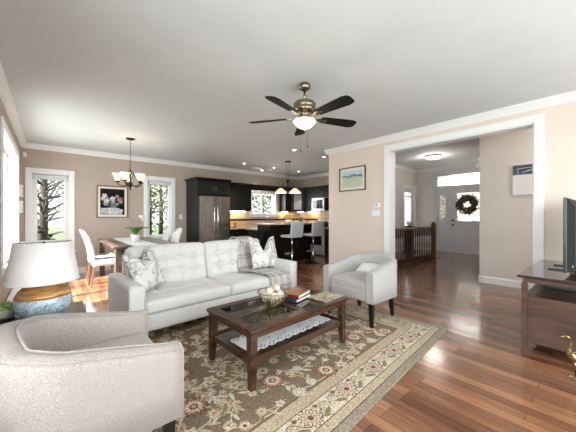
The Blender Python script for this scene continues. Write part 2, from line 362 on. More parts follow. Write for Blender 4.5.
# windows: n(ame), axis plane, u0,u1,z0,z1, inward normal sign
def window(num, axis, face, depth, sgn, h, label, mull=(), bars=(), blind=False, sill=True, cas=.095, fr=.05, m='white'):
    # face = room face of the wall; the glass sits depth behind it, sgn points into the room
    u0, u1, z0, z1 = h
    e = bpy.data.objects.new(f'window_{num}', None); C.objects.link(e); tag(e, label, 'window', kind='structure')
    def bx(mb, ua, ub, za, zb, da, db, bev=0):
        a, b_ = sorted((face+sgn*da, face+sgn*db))
        if axis == 'x': mb.box(a, ua, za, b_, ub, zb, bev)
        else: mb.box(ua, a, za, ub, b_, zb, bev)
    mb = MB()
    bx(mb, u0-cas, u0, z0-cas, z1+cas, .001, .022, .004); bx(mb, u1, u1+cas, z0-cas, z1+cas, .001, .022, .004); bx(mb, u0, u1, z1, z1+cas, .001, .022, .004); bx(mb, u0, u1, z0-cas, z0, .001, .022, .004)
    bx(mb, u0, u0+.015, z0, z1, -depth, .003); bx(mb, u1-.015, u1, z0, z1, -depth, .003); bx(mb, u0, u1, z1-.015, z1, -depth, .003); bx(mb, u0, u1, z0, z0+.015, -depth, .003)
    obj('window_casing', mb, m, e)
    mb = MB(); D0, D1 = -depth-.02, -depth+.03
    bx(mb, u0+.015, u0+.015+fr, z0+.015, z1-.015, D0, D1, .004); bx(mb, u1-.015-fr, u1-.015, z0+.015, z1-.015, D0, D1, .004)
    bx(mb, u0+.015+fr, u1-.015-fr, z0+.015, z0+.015+fr, D0, D1, .004); bx(mb, u0+.015+fr, u1-.015-fr, z1-.015-fr, z1-.015, D0, D1, .004)
    for q in mull: bx(mb, q-fr*.7, q+fr*.7, z0+.015+fr, z1-.015-fr, D0, D1, .004)
    for q in bars: bx(mb, u0+.015+fr, u1-.015-fr, q-.02, q+.02, D0, D1, .003)
    obj('window_frame', mb, m, e)
    mb = MB(); bx(mb, u0+.02, u1-.02, z0+.02, z1-.02, -depth, -depth+.004); obj('pane', mb, 'glass', e)
    if sill: mb = MB(); bx(mb, u0-cas-.02, u1+cas+.02, z0-.03, z0, .0, .07, .006); obj('window_sill', mb, m, e)
    if blind: mb = MB(); bx(mb, u0+.03, u1-.03, z1-.12, z1-.02, -depth+.035, -depth+.1, .012); obj('blind_cassette', mb, 'ceil', e, 'grey rolled-up roller blind')
    return e
window(1, 'x', LX, .15, 1, WIN_L, 'large white framed window in the left wall', mull=(5.40, 6.10))
window(7, 'x', LX, .15, 1, (-1.1, 1.5, .66, 2.34), 'unseen white window added in the left wall to light the room', mull=(-.23, .63))  # unseen, put in so light reaches the cream wall and hall partition
window(2, 'y', BY, .10, -1, W1, 'white framed window with rolled-up blind in the left corner', blind=True, fr=.07)
window(3, 'y', BY, .10, -1, W2, 'narrow white framed window right of the flower painting', blind=True, fr=.05)
window(4, 'y', BY, .10, -1, WK, 'white kitchen window between black cabinets', mull=(5.50,), fr=.045, cas=.09)
window(5, 'y', RY, .10, 1, (.3, 4.1, .45, 2.4), 'unseen broad window added behind the viewpoint for fill light', mull=(1.57, 2.84), fr=.06)  # unseen, put in to bring the main fill into the room
window(6, 'y', HY, .09, -1, (9.66, 10.50, .5, 2.30), 'narrow hall window left of the front door', bars=(2.0,), fr=.14, sill=False)

# front door unit, x plane
d = bpy.data.objects.new('door_1', None); C.objects.link(d); tag(d, 'pale grey front door with leaded glass, sidelight and transom', 'door', kind='structure')
X = HX
mb = MB()
for (a, b_, c, e_) in ((2.50, 2.60, 0, 2.84), (4.15, 4.25, 0, 2.84), (2.60, 4.15, 2.74, 2.84)): mb.box(X-.022, a, c, X-.001, b_, e_, .004)
mb.box(X-.001, 2.60, 0, X+.12, 2.64, 2.74); mb.box(X-.001, 4.11, 0, X+.12, 4.15, 2.74); mb.box(X-.001, 2.64, 2.70, X+.12, 4.11, 2.74)
mb.box(X, 2.64, 2.24, X+.1, 4.11, 2.34); mb.box(X, 3.67, 0, X+.1, 3.75, 2.24); mb.box(X, 2.64, 0, X+.12, 4.11, .03)
obj('door_frame', mb, 'door', d)
mb = MB(); mb.box(X+.04, 2.64, 2.34, X+.05, 4.11, 2.70); obj('transom_pane', mb, 'frost', d)
def leaf(y0, y1, gz0, gz1, gy0, gy1, panels, nm):
    mb = MB(); a, b_ = X+.025, X+.07
    mb.box(a, y0, .03, b_, gy0, 2.25); mb.box(a, gy1, .03, b_, y1, 2.25); mb.box(a, gy0, .03, b_, gy1, gz0); mb.box(a, gy0, gz1, b_, gy1, 2.25)
    for (p, q, r_, s_) in panels:
        mb.box(a-.008, p, r_, a, q, s_, .003); mb.box(a-.014, p+.05, r_+.05, a-.006, q-.05, s_-.05, .005)
    mb.box(a-.01, gy0-.03, gz0-.03, a, gy0, gz1+.03); mb.box(a-.01, gy1, gz0-.03, a, gy1+.03, gz1+.03); mb.box(a-.01, gy0, gz0-.03, a, gy1, gz0); mb.box(a-.01, gy0, gz1, a, gy1, gz1+.03)
    o = obj(nm, mb, 'door', d)
    g = MB(); g.box(a+.012, gy0, gz0, a+.02, gy1, gz1); obj('leaded_glass', g, 'leaded', o)
    return o
dl = leaf(2.63, 3.68, 1.10, 2.06, 2.78, 3.46, [(2.76, 3.10, .2, .92), (3.16, 3.50, .2, .92)], 'door_leaf')
leaf(3.74, 4.12, 1.12, 2.02, 3.83, 4.03, [(3.80, 4.06, .2, .92)], 'sidelight')
for z_ in (1.12, .96):
    mb = MB(); mb.lathe([(.0, -.0), (.03, 0), (.03, .01), (.012, .014), (.012, .035), (.03, .045), (.028, .065), (.0, .072)], mtx=T(X+.025, 3.585, z_, 0, 0, -PI/2), seg=14)
    obj('door_knob', mb, 'black', dl, 'black deadbolt' if z_ > 1 else 'black round door knob')
# exterior
pr_ = MB(); pr_.box(-3.6, RY-1.5, 2.95, LX-.18, 3.4, 3.05); pr_.box(-3.6, RY-1.5, 2.80, -3.5, 3.4, 2.95)
struct('roof_porch', pr_, 'outwall', label='unseen roof slab added to keep sun out of the near left window', cat='roof')  # unseen slab added to stop sun entering the near left window
g = MB(); g.box(-30, -25, -.45, 45, 50, -.3); struct('ground', g, 'lawn', label='green lawn outside the windows')
# ================================================================== SOFA
def vnoise(x, y, z=0): return noise.noise(Vector((x, y, z)))
sf = thing('sofa', 'long off-white tufted sofa facing the coffee table', 'sofa', (1.665, 2.972, 0), math.radians(3))
W = 1.115; D = .92
mb = MB(); mb.rbox((0, D/2, .215), (2*W-.04, D-.03, .17), .02, 4); obj('base', mb, 'sofa', sf)
for s in (-1, 1):
    mb = MB(); mb.rbox((s*(W-.075), D/2-.005, .365), (.15, D, .47), .03, 8, lambda p, q: p + Vector((0, 0, .006*(1-q.x*q.x))) if q.z > .5 else p)
    mb.tube([(s*W-s*.006, .0, .14), (s*W-s*.006, .0, .592), (s*W-s*.02, .0, .602), (s*(W-.13), .0, .602), (s*(W-.144), .0, .592), (s*(W-.144), .0, .14)], .004, 6)
    obj('arm', mb, 'sofa', sf)
mb = MB(); mb.rbox((0, D-.06, .47), (2*W-.30, .12, .60), .04, 8, mtx=Matrix.Identity(4)); obj('back_frame', mb, 'sofa', sf)
def tuft(nx, nz, hx, hz, dep):
    def f(u, v):
        # depth of the button dimples and the soft channels between them
        e = 0
        fx = (u/hx+1)/2*nx; fz = (v/hz+1)/2*nz
        cx = round(fx) if 0 < round(fx) < nx else (1 if round(fx) <= 0 else nx-1)
        cz = round(fz) if 0 < round(fz) < nz else (1 if round(fz) <= 0 else nz-1)
        dx = (fx-cx); dz = (fz-cz)
        e += dep*math.exp(-(dx*dx+dz*dz)/.045)
        e += dep*.55*math.exp(-dx*dx/.012) + dep*.55*math.exp(-dz*dz/.012)
        return e
    return f
cw = (2*W-.30)/2
for s in (-1, 1):
    tf = tuft(4, 3, cw/2, .30, .020)
    def fs(p, q):
        if q.z > .3:
            ed = (1-q.x**4)*(1-q.y**4); p = p + Vector((0, 0, .018*ed - tf(p.x, p.y)*min(1, ed*2)))
        if q.y < -.5: p = p + Vector((0, -.012*(1-q.z*q.z)*(1-q.x**6), 0))
        return p
    mb = MB(); mb.rbox((s*cw/2, .38, .365), (cw-.004, .76, .13), .035, 34, fs)
    c = obj('seat_cushion', mb, 'sofa', sf)
    tb = tuft(5, 3, cw/2, .24, .052)
    def fb(p, q):
        if q.y < -.3:
            ed = (1-q.x**6)*(1-q.z**4); p = p + Vector((0, -.035*ed + tb(p.x, p.z)*min(1, ed*2.2), 0))
        if q.z > .5: p = p + Vector((0, 0, .012*(1-q.x**4)))
        return p
    mb = MB(); mb.rbox((0, 0, 0), (cw-.006, .17, .49), .05, 38, fb, mtx=T(s*cw/2, .72, .655, 0, math.radians(-13)))
    c = obj('back_cushion', mb, 'sofa', sf)
for x_ in (-W+.09, 0, W-.09):
    for y_ in (.06, D-.08):
        mb = MB(); mb.lathe([(.014, .012 if y_ < .5 else .001), (.022, .13)], x_, y_, 10); obj('leg', mb, 'legblack', sf)

# plaid throw
m = mat('plaid_throw', srgb(180, 176, 174), .95, spec=.1, sheen=.3); M['throw'] = m
n, l, b = nodes(m); uvn = n.new('ShaderNodeUVMap')
sep = n.new('ShaderNodeSeparateXYZ'); l.new(uvn.outputs[0], sep.inputs[0])
cr = []
for i_, sc_, in ((0, 3), (1, 9)):
    mu = n.new('ShaderNodeMath'); mu.operation = 'MULTIPLY'; mu.inputs[1].default_value = sc_; l.new(sep.outputs[i_], mu.inputs[0])
    fr_ = n.new('ShaderNodeMath'); fr_.operation = 'FRACT'; l.new(mu.outputs[0], fr_.inputs[0])
    rr = n.new('ShaderNodeValToRGB'); rr.color_ramp.interpolation = 'CONSTANT'
    e = rr.color_ramp.elements; e[0].color = (*srgb(206, 202, 198), 1); e[1].position = .3; e[1].color = (*srgb(150, 144, 142), 1)
    for p_, c_ in ((.5, (186, 180, 176)), (.62, (128, 120, 120)), (.7, (200, 196, 192))):
        q = e.new(p_); q.color = (*srgb(*c_), 1)
    l.new(fr_.outputs[0], rr.inputs[0]); cr.append(rr)
mx = n.new('ShaderNodeMix'); mx.data_type = 'RGBA'; mx.inputs[0].default_value = .5; l.new(cr[0].outputs[0], mx.inputs[6]); l.new(cr[1].outputs[0], mx.inputs[7]); l.new(mx.outputs[2], b.inputs['Base Color'])
path = [(.905, .70), (.90, .86), (.87, .915), (.79, .925), (.715, .90), (.67, .84), (.625, .70), (.585, .56), (.56, .475), (.48, .462), (.36, .462), (.22, .462), (.06, .458), (.0, .445), (-.03, .41), (-.036, .34), (-.036, .24), (-.038, .20)]
P = [Vector((0, a, z)) for a, z in path]; L = [0]
for a, c in zip(P, P[1:]): L.append(L[-1]+(c-a).length)
NV, NU = 70, 22; b2 = bmesh.new(); uvl = b2.loops.layers.uv.new('UVMap'); grid = []
for j in range(NV+1):
    s_ = L[-1]*j/NV; i_ = max(i for i in range(len(L)) if L[i] <= s_+1e-9); i_ = min(i_, len(P)-2); f_ = (s_-L[i_])/(L[i_+1]-L[i_])
    p = P[i_].lerp(P[i_+1], f_); t_ = (P[i_+1]-P[i_]).normalized(); nn = Vector((0, -t_.z, t_.y));
    if nn.dot(Vector((0, -.3, 1))) < 0 and s_ > .2: nn = -nn
    if s_ <= .2: nn = Vector((0, 1, 0))
    row = []
    x0 = .46 + .08*j/NV + .05*math.sin(j*.13); x1 = .80 + .12*min(1, max(0, (j-28)/20)) + .03*math.sin(j*.2+1)
    for i in range(NU+1):
        u = i/NU; h = .008 + .010*(math.sin(u*22+j*.05)*.5+.5) + .008*(vnoise(u*4, j*.12)+.5)
        row.append(b2.verts.new(p + nn*h + Vector((x0+(x1-x0)*u, 0, 0))))
    grid.append(row)
for j in range(NV):
    for i in range(NU):
        f = b2.faces.new((grid[j][i], grid[j][i+1], grid[j+1][i+1], grid[j+1][i])); f.smooth = True
        for lp, (a, c) in zip(f.loops, ((i, j), (i+1, j), (i+1, j+1), (i, j+1))): lp[uvl].uv = (a/NU, c/NV)
th = obj('throw_blanket', b2, 'throw'); tag(th, 'grey plaid throw draped over the right half of the sofa', 'blanket')
th.location = sf.location; th.rotation_euler = sf.rotation_euler
md = th.modifiers.new('thick', 'SOLIDIFY'); md.thickness = .005; md.offset = 1

# patterned pillows
m = mat('swirl_print', srgb(232, 230, 226), .9, spec=.1); M['swirl'] = m
n, l, b = nodes(m); v = coords(m)
ns = n.new('ShaderNodeTexNoise'); ns.inputs['Scale'].default_value = 5.5; ns.inputs['Detail'].default_value = 1; ns.inputs['Distortion'].default_value = 1.2; l.new(v, ns.inputs['Vector'])
r = n.new('ShaderNodeValToRGB'); e = r.color_ramp.elements
e[0].position = 0; e[0].color = (*srgb(232, 230, 226), 1); e[1].position = .445; e[1].color = (*srgb(232, 230, 226), 1)
for p_, c_ in ((.46, (150, 148, 148)), (.475, (232, 230, 226)), (.52, (214, 210, 206)), (.535, (84, 84, 88)), (.55, (226, 222, 218)), (.60, (176, 172, 168)), (.62, (230, 228, 224))):
    q = e.new(p_); q.color = (*srgb(*c_), 1)
l.new(ns.outputs[0], r.inputs[0]); l.new(r.outputs[0], b.inputs['Base Color'])
def pillow(w_, h_, t_, dent, seed, split=None):
    b2 = bmesh.new(); N = 26; sh = {}
    for s in (1, -1):
        for i in range(N+1):
            for j in range(N+1):
                if s < 0 and (i in (0, N) or j in (0, N)): sh[(s, i, j)] = sh[(1, i, j)]; continue
                u = i/N*2-1; v_ = j/N*2-1
                ed = max(0, (1-abs(u)**2.4)*(1-abs(v_)**2.4))**.5
                x = u*w_/2*(1-.06*(1-v_*v_)); z = v_*h_/2*(1-.06*(1-u*u))
                d_ = dent*math.exp(-(u/.42)**2)*max(0, (v_+1)/2)**1.7
                x *= 1-.10*max(0, v_)*dent*4*.25
                y = s*t_/2*ed*(1-.55*math.exp(-(u/.22)**2)*max(0, v_)*(1 if dent else 0)) + .012*vnoise(u*2+seed, v_*2, s)
                if ed < .02: y = 0
                sh[(s, i, j)] = b2.verts.new((x, y, z+h_/2-d_))
    for s in (1, -1):
        for i in range(N):
            for j in range(N):
                f = b2.faces.new((sh[(s, i, j)], sh[(s, i+1, j)], sh[(s, i+1, j+1)], sh[(s, i, j+1)])); f.smooth = True
    return b2
def place_pillow(x, y, z, rz, rx, ry, lab, seed, w_=.46, h_=.46, dent=.13):
    o = obj('throw_pillow', pillow(w_, h_, .15, dent, seed), 'swirl'); tag(o, lab, 'pillow', 'patterned pillows on the sofa')
    o.matrix_world = T(x, y, z, rz) @ Matrix.Rotation(rx, 4, 'X') @ Matrix.Rotation(ry, 4, 'Y'); return o
place_pillow(.87, 3.30, .465, math.radians(38), math.radians(-22), math.radians(-6), 'patterned pillow with swirl print at the left arm of the sofa', 3)
place_pillow(2.47, 3.37, .485, math.radians(2), math.radians(-18), math.radians(2), 'patterned pillow with swirl print on the plaid throw', 8, .50, .50, .22)

# ================================================================== BARREL ARMCHAIRS (front along +x)
def barrel(name, label, fabm, pillow_seat=False):
    t = thing(name, label, 'armchair', (0, 0, 0), 0, 'barrel armchairs')
    hw = .37; dep = .66; th_ = .085; rad = .30
    # centre line of the wrap, from the right arm front round the back
    pts = []; cy = hw-th_/2; xf = dep/2; xb = -dep/2+.05+th_/2; R_ = .115
    nS = 9
    for i in range(nS): pts.append((xf-(xf-(xb+R_))*i/nS, -cy))
    for i in range(9): a = -PI/2 - (PI/2)*i/8; pts.append((xb+R_+R_*math.cos(a), -cy+R_+R_*math.sin(a)))
    mid = len(pts)
    full = pts + [(x, -y) for x, y in pts[::-1]]
    # remove near-duplicate in the middle is not needed: straight run across the back
    nb_ = 6; back_ = [(xb, -cy+R_+(2*cy-2*R_)*q/nb_) for q in range(1, nb_)]; full = pts + back_ + [(x, -y) for x, y in pts[::-1]]
    full = [(x-.13*(1-(y/cy)**2)*max(0, (.0-x)/.28 if x < 0 else 0), y) for x, y in full]
    res = []
    for i, (x, y) in enumerate(full):
        a = full[max(i-1, 0)]; c = full[min(i+1, len(full)-1)]
        d_ = Vector((c[0]-a[0], c[1]-a[1])).normalized(); nn = Vector((-d_.y, d_.x))   # points inside
        res.append((x, y, nn))
    mb = MB(); rings = []; pin = []; pout = []
    for (x, y, nn) in res:
        s_ = (xf-x)/dep; top = .622 + .10*min(1, max(0, (s_-.05)/.8)) + .04*max(0, 1-(y/.26)**2)*(1 if x < 0 else 0)
        bulge = .02*min(1, s_*3)+.02*max(0, 1-(y/.3)**2)*(1 if x < 0 else 0)
        w2 = th_/2; z0 = .28; ring = []
        prof = [(-w2, z0), (-w2-bulge*.4, z0+.15), (-w2-bulge, top-.10), (-w2-bulge, top-.03), (-w2*.8-bulge, top-.006), (-w2*.3, top+.004), (w2*.4, top-.002), (w2*.85, top-.014), (w2, top-.04), (w2, z0+.15), (w2, z0)]
        for o_, z in prof: ring.append(Vector((x+nn.x*o_, y+nn.y*o_, z)))
        rings.append(ring); pin.append(ring[7]); pout.append(ring[4])
    mb.loft(rings)
    obj('wraparound_back', mb, fabm, t)
    mb = MB(); mb.tube([p+Vector((0, 0, .004)) for p in pout], .006, 6); mb.tube([p+Vector((0, 0, .003)) for p in pin], .0035, 6)
    for s in (-1, 1):
        e = rings[0] if s < 0 else rings[-1]
        mb.tube([p+Vector((.002, 0, 0)) for p in e[0:]], .004, 6)
    mb.tube([r_[0]+Vector((0, 0, .004)) for r_ in rings], .0045, 6)
    obj('piping', mb, fabm, t)
    mb = MB(); mb.rbox((.045, 0, .345), (dep-.10, 2*(hw-th_)+.02, .13), .02, 5); obj('seat_base', mb, fabm, t)
    mb = MB(); mb.rbox((.05, 0, .44), (dep-.11, 2*(hw-th_)-.008, .125), .045, 16, lambda p, q: p+Vector((0, 0, .025*(1-q.x**2)*(1-q.y**2))) if q.z > 0 else p); obj('seat_cushion', mb, fabm, t)
    for sx in (-1, 1):
        for sy in (-1, 1):
            mb = MB(); x0, y0 = sx*(dep/2-(.05 if sx > 0 else .10)), sy*(hw-(.055 if sx > 0 else .12)); e = .027
            x1 = x0+(.0 if sx > 0 else -.04)
            mb.loft([[Vector((x1+a*.016, y0+c*.016, .0)) for a, c in ((-1, -1), (1, -1), (1, 1), (-1, 1))], [Vector((x0+a*e, y0+c*e,   .288)) for a, c in ((-1, -1), (1, -1), (1, 1), (-1, 1))]], smooth=False)
            obj('leg', mb, 'legblack', t)
    return t
a1 = barrel('barrel_armchair', 'beige linen barrel armchair in the foreground with its back to the left wall', 'chairfab')
a1.location = (.165, 1.74, .006)
a2 = barrel('barrel_armchair', 'light grey barrel armchair beside the cased opening, facing left', 'chairfab2')
a2.location = (3.03, 2.06, 0.012); a2.rotation_euler = (0, 0, PI-.02)
o = obj('seat_pillow', pillow(.34, .20, .09, 0, 5), 'slip'); tag(o, 'small white lumbar pillow on the light grey armchair', 'pillow')
o.matrix_world = T(3.12, 2.07, .53, -PI/2+.02) @ Matrix.Rotation(math.radians(-62), 4, 'X')

# ================================================================== RUG
rm = {'edge': (158, 144, 130), 'guard': (194, 176, 152), 'line': (92, 66, 48), 'creamb': (216, 204, 186), 'field': (138, 120, 101),
      'ivory': (218, 206, 186), 'rose': (196, 156, 136), 'redb': (126, 86, 70), 'sage': (194, 178, 148), 'olive': (148, 130, 98), 'dark': (66, 50, 38)}
rk = list(rm)
for q in rk:
    M['rug_'+q] = mat('rug_'+q, srgb(*rm[q]), .97, spec=.05); c = rm[q]
    noisy(M['rug_'+q], srgb(*[x*.78 for x in c]), srgb(*[min(255, x*1.12) for x in c]), 70, (1, 1, 1), 4, .5, .3, .7, 400)
RL, RW = 3.28, 2.72
mb = MB(); random.seed(4)
def rect(x0, y0, x1, y1, z, k_): mb.mi = rk.index(k_); mb.poly([Vector((x0, y0, z)), Vector((x1, y0, z)), Vector((x1, y1, z)), Vector((x0, y1, z))])
mb.mi = 0; mb.box(-RL/2, -RW/2, .001, RL/2, RW/2, .010, .003)
def inset(d_, z, k_): rect(-RL/2+d_, -RW/2+d_, RL/2-d_, RW/2-d_, z, k_)
inset(.066, .0103, 'line'); inset(.072, .0105, 'guard'); inset(.136, .0107, 'line'); inset(.142, .0109, 'creamb'); inset(.305, .0111, 'line'); inset(.311, .0113, 'guard'); inset(.405, .0115, 'line'); inset(.411, .0117, 'field')
def blob(x, y, pts, z, k_): mb.mi = rk.index(k_); mb.poly([Vector((x+a, y+c, z)) for a, c in pts])
def petals(x, y, r, n_, k_, z, dp=.28, rot=0, squash=1):
    N = n_*6; pts = []
    for i in range(N):
        a = 2*PI*i/N; rr = r*(1-dp*(.5+.5*math.cos(n_*a))); u, v_ = rr*math.cos(a), rr*math.sin(a)*squash
        pts.append((u*math.cos(rot)-v_*math.sin(rot), u*math.sin(rot)+v_*math.cos(rot)))
    blob(x, y, pts, z, k_)
Z = .0120; zc = [0]
def lift(): zc[0] += 1; return Z + (zc[0] % 40)*.00002
def leafm(x, y, a, L_, w_, k_):
    pts = []
    for i in range(9): t_ = i/8; pts.append((L_*t_, w_*math.sin(PI*t_)**.8*(1-.3*t_)))
    for i in range(7, 0, -1): t_ = i/8; pts.append((L_*t_, -w_*.7*math.sin(PI*t_)**.8))
    blob(x, y, [(u*math.cos(a)-v_*math.sin(a), u*math.sin(a)+v_*math.cos(a)) for u, v_ in pts], lift(), k_)
def vine(pts, w_, k_):
    mb.mi = rk.index(k_); z = lift(); prev = None
    for i, p in enumerate(pts):
        a = pts[max(i-1, 0)]; c = pts[min(i+1, len(pts)-1)]; d_ = Vector((c[0]-a[0], c[1]-a[1])).normalized(); nn = Vector((-d_.y, d_.x))*w_/2
        cur = (mb.b.verts.new((p[0]+nn.x, p[1]+nn.y, z)), mb.b.verts.new((p[0]-nn.x, p[1]-nn.y, z)))
        if prev: f = mb.b.faces.new((prev[0], prev[1], cur[1], cur[0])); f.material_index = mb.mi
        prev = cur
def flower(x, y, r, kind):
    if kind == 0: petals(x, y, r, 12, 'ivory', Z+.001, .35); petals(x, y, r*.55, 12, 'sage', Z+.0012, .3); petals(x, y, r*.36, 8, 'ivory', Z+.0014, .2)
    elif kind == 1: petals(x, y, r, 6, 'rose', Z+.001, .3); petals(x, y, r*.72, 6, 'ivory', Z+.0012, .3, .5); petals(x, y, r*.3, 6, 'redb', Z+.0014, .2)
    elif kind == 2: petals(x, y, r, 8, 'sage', Z+.001, .25); petals(x, y, r*.7, 8, 'ivory', Z+.0012, .25); petals(x, y, r*.4, 8, 'rose', Z+.0014, .2)
    elif kind == 3: petals(x, y, r*1.15, 14, 'redb', Z+.001, .3); petals(x, y, r*.92, 14, 'rose', Z+.0012, .3); petals(x, y, r*.66, 10, 'ivory', Z+.0014, .25); petals(x, y, r*.4, 8, 'redb', Z+.0016, .3); petals(x, y, r*.2, 6, 'guard', Z+.0018, .1)
    else: petals(x, y, r, 5, 'ivory', Z+.001, .45); petals(x, y, r*.35, 5, 'rose', Z+.0012, .2)
fx, fy = RL/2-.47, RW/2-.47
cells = []
nx_, ny_ = 15, 10
for i in range(nx_):
    for j in range(ny_):
        cells.append((-fx+2*fx*(i+.5*(j % 2)*.9+.1)/(nx_-.4)+random.uniform(-.035, .035), -fy+2*fy*j/(ny_-1)+random.uniform(-.03, .03), i, j))
for (x, y, i, j) in cells:
    big = (i*3+j*2) % 7 == 0
    kk = 3 if big else random.choice((0, 1, 2, 4, 4, 0, 2)); r_ = .088 if big else random.uniform(.038, .062)
    if abs(x) > fx+.02: continue
    for q in range(random.choice((1, 2, 2))):
        a = random.uniform(0, 2*PI); L_ = random.uniform(.16, .28); cv = random.choice((-1, 1))*random.uniform(2.5, 6); pp = []
        px_, py_ = x, y
        for s_ in range(12):
            pp.append((px_, py_)); px_ += L_/12*math.cos(a); py_ += L_/12*math.sin(a); a += cv*L_/12
            px_ = max(-RL/2+.43, min(RL/2-.43, px_)); py_ = max(-RW/2+.43, min(RW/2-.43, py_))
        pp = [p for n_, p in enumerate(pp) if n_ == 0 or (Vector(p)-Vector(pp[n_-1])).length > 1e-4]
        if len(pp) > 3: vine(pp, .009, random.choice(('ivory', 'ivory', 'sage')))
        for s_ in range(2, len(pp)-1, 3):
            aa = math.atan2(pp[s_][1]-pp[s_-1][1], pp[s_][0]-pp[s_-1][0])+random.choice((-1, 1))*.8
            if abs(pp[s_][0]) < fx and abs(pp[s_][1]) < fy: leafm(pp[s_][0], pp[s_][1], aa, random.uniform(.06, .11), .018, random.choice(('ivory', 'sage', 'olive', 'sage', 'rose')))
        if len(pp) > 6 and abs(pp[-1][0]) < fx and abs(pp[-1][1]) < fy and random.random() < .7: flower(pp[-1][0], pp[-1][1], .026, 4)
    flower(x, y, r_, kk)
# border: palmettes and leaves
def side(n_, half, y, hor):
    for i in range(n_):
        u = -half+2*half*(i+.5)/n_
        P_ = (lambda a, c: (a, c)) if hor else (lambda a, c: (c, a))
        X_, Y_ = P_(u, y); rr = .084
        if i % 2 == 0:
            petals(X_, Y_, rr, 14, 'redb', Z+.001, .3); petals(X_, Y_, rr*.85, 14, 'creamb', Z+.0011, .3); petals(X_, Y_, rr*.66, 10, 'rose', Z+.0012, .3); petals(X_, Y_, rr*.42, 8, 'creamb', Z+.0013, .3); petals(X_, Y_, rr*.28, 6, 'redb', Z+.0014, .2)
            for s_ in (-1, 1):
                for q in range(3):
                    aa = (0 if hor else PI/2)+s_*.0+(PI if s_ < 0 else 0)+(q-1)*.55
                    leafm(X_+math.cos(aa)*rr*.9, Y_+math.sin(aa)*rr*.9, aa, .07, .011, ('olive', 'rose', 'sage')[q])
        else:
            flower(X_, Y_, .040, 2); 
            for q in range(4):
                aa = (0 if hor else PI/2)+(.45, -.45, PI-.45, PI+.45)[q]; leafm(X_+.035*math.cos(aa), Y_+.035*math.sin(aa), aa, .11, .022, 'olive' if q % 2 else 'sage')
        pp = [P_(u+half/n_*2*(t_/14), y+.05*math.sin(t_/14*2*PI)*(1 if i % 2 else -1)) for t_ in range(15)]
        vine(pp, .006, 'line')
        for e_ in (-1, 1):
            a_, c_ = P_(u+half/n_, y+.048*e_); petals(a_, c_, .018, 5, 'redb' if e_ > 0 else 'olive', Z+.001, .4)
side(14, RL/2-.22, -RW/2+.2235, True); side(14, RL/2-.22, RW/2-.2235, True); side(11, RW/2-.31, RL/2-.2235, False); side(11, RW/2-.31, -RL/2+.2235, False)
for yy in (-RW/2+.358, -RW/2+.105, RW/2-.358, RW/2-.105):
    for i in range(64):
        x = -RL/2+.15+(RL-.3)*i/63
        if abs(x) < RL/2-.33 or abs(yy) > RW/2-.2: leafm(x, yy, .6 if i % 2 else -.6, .032, .007, 'sage' if i % 3 else 'rose')
rug = obj('area_rug', mb, ['rug_'+q for q in rk]); tag(rug, 'taupe floral area rug with cream border under the coffee table', 'rug')
a5 = math.radians(5); cx0, cy0 = 3.39, 1.18
rug.rotation_euler = (0, 0, a5); rug.location = (cx0-RL/2*math.cos(a5)-RW/2*math.sin(a5), cy0-RL/2*math.sin(a5)+RW/2*math.cos(a5), 0)

# ================================================================== COFFEE TABLE
ct = thing('coffee_table', 'dark wood coffee table with glass insets and lower shelf on the rug', 'table', (1.645, 2.01, .014), math.radians(2.5))
hx, hy = .59, .335; zt = .445
mb = MB()
fw = .085
xs = [-hx, -hx+fw, -.03, .03, hx-fw, hx]; ys = [-hy, -hy+fw, -.035, .035, hy-fw, hy]
mb.box(-hx, -hy, zt-.032, hx, -hy+fw, zt, .006); mb.box(-hx, hy-fw, zt-.032, hx, hy, zt, .006)
mb.box(-hx, -hy+fw, zt-.032, -hx+fw, hy-fw, zt, .004); mb.box(hx-fw, -hy+fw, zt-.032, hx, hy-fw, zt, .004)
mb.box(-.035, -hy+fw, zt-.030, .035, hy-fw, zt-.001, .002); mb.box(-hx+fw, -.03, zt-.030, hx-fw, .03, zt-.0015, .002)
obj('table_top', mb, 'espresso', ct)
for i, (xa, xb) in enumerate(((-hx+fw, -.035), (.035, hx-fw))):
    for j, (ya, yb) in enumerate(((-hy+fw, -.03), (.03, hy-fw))):
        mb = MB(); mb.box(xa+.001, ya+.001, zt-.012, xb-.001, yb-.001, zt-.006); obj('glass_inset', mb, 'tglass', ct)
mb = MB(); ap = .035
for (x0, y0, x1, y1) in ((-hx+ap, -hy+ap, hx-ap, -hy+ap+.018), (-hx+ap, hy-ap-.018, hx-ap, hy-ap), (-hx+ap, -hy+ap, -hx+ap+.018, hy-ap), (hx-ap-.018, -hy+ap, hx-ap, hy-ap)): mb.box(x0, y0, zt-.085, x1, y1, zt-.032, .002)
obj('apron', mb, 'espresso', ct)
mb = MB(); mb.box(-hx+.05, -hy+.05, .195, hx-.05, hy-.05, .213, .002)
for (x0, y0, x1, y1) in ((-hx+.05, -hy+.03, hx-.05, -hy+.052), (-hx+.05, hy-.052, hx-.05, hy-.03), (-hx+.03, -hy+.05, -hx+.052, hy-.05), (hx-.052, -hy+.05, hx-.03, hy-.05)): mb.box(x0, y0, .172, x1, y1, .228, .003)
obj('lower_shelf', mb, 'espresso', ct)
for sx in (-1, 1):
    for sy in (-1, 1):
        mb = MB(); x_, y_ = sx*(hx-.045), sy*(hy-.045)
        mb.loft([[Vector((x_+sx*o_[2]+a*o_[0], y_+sy*o_[2]+c*o_[0], o_[1])) for a, c in ((-1, -1), (1, -1), (1, 1), (-1, 1))] for o_ in ((.020, .0, .008), (.028, .18, 0), (.029, zt-.033, 0))], smooth=False); obj('leg', mb, 'espresso', ct)
def on_ct(x, y, z, rz=0): return ct.matrix_basis @ T(x, y, z, rz)
bpy.context.view_layer.update()
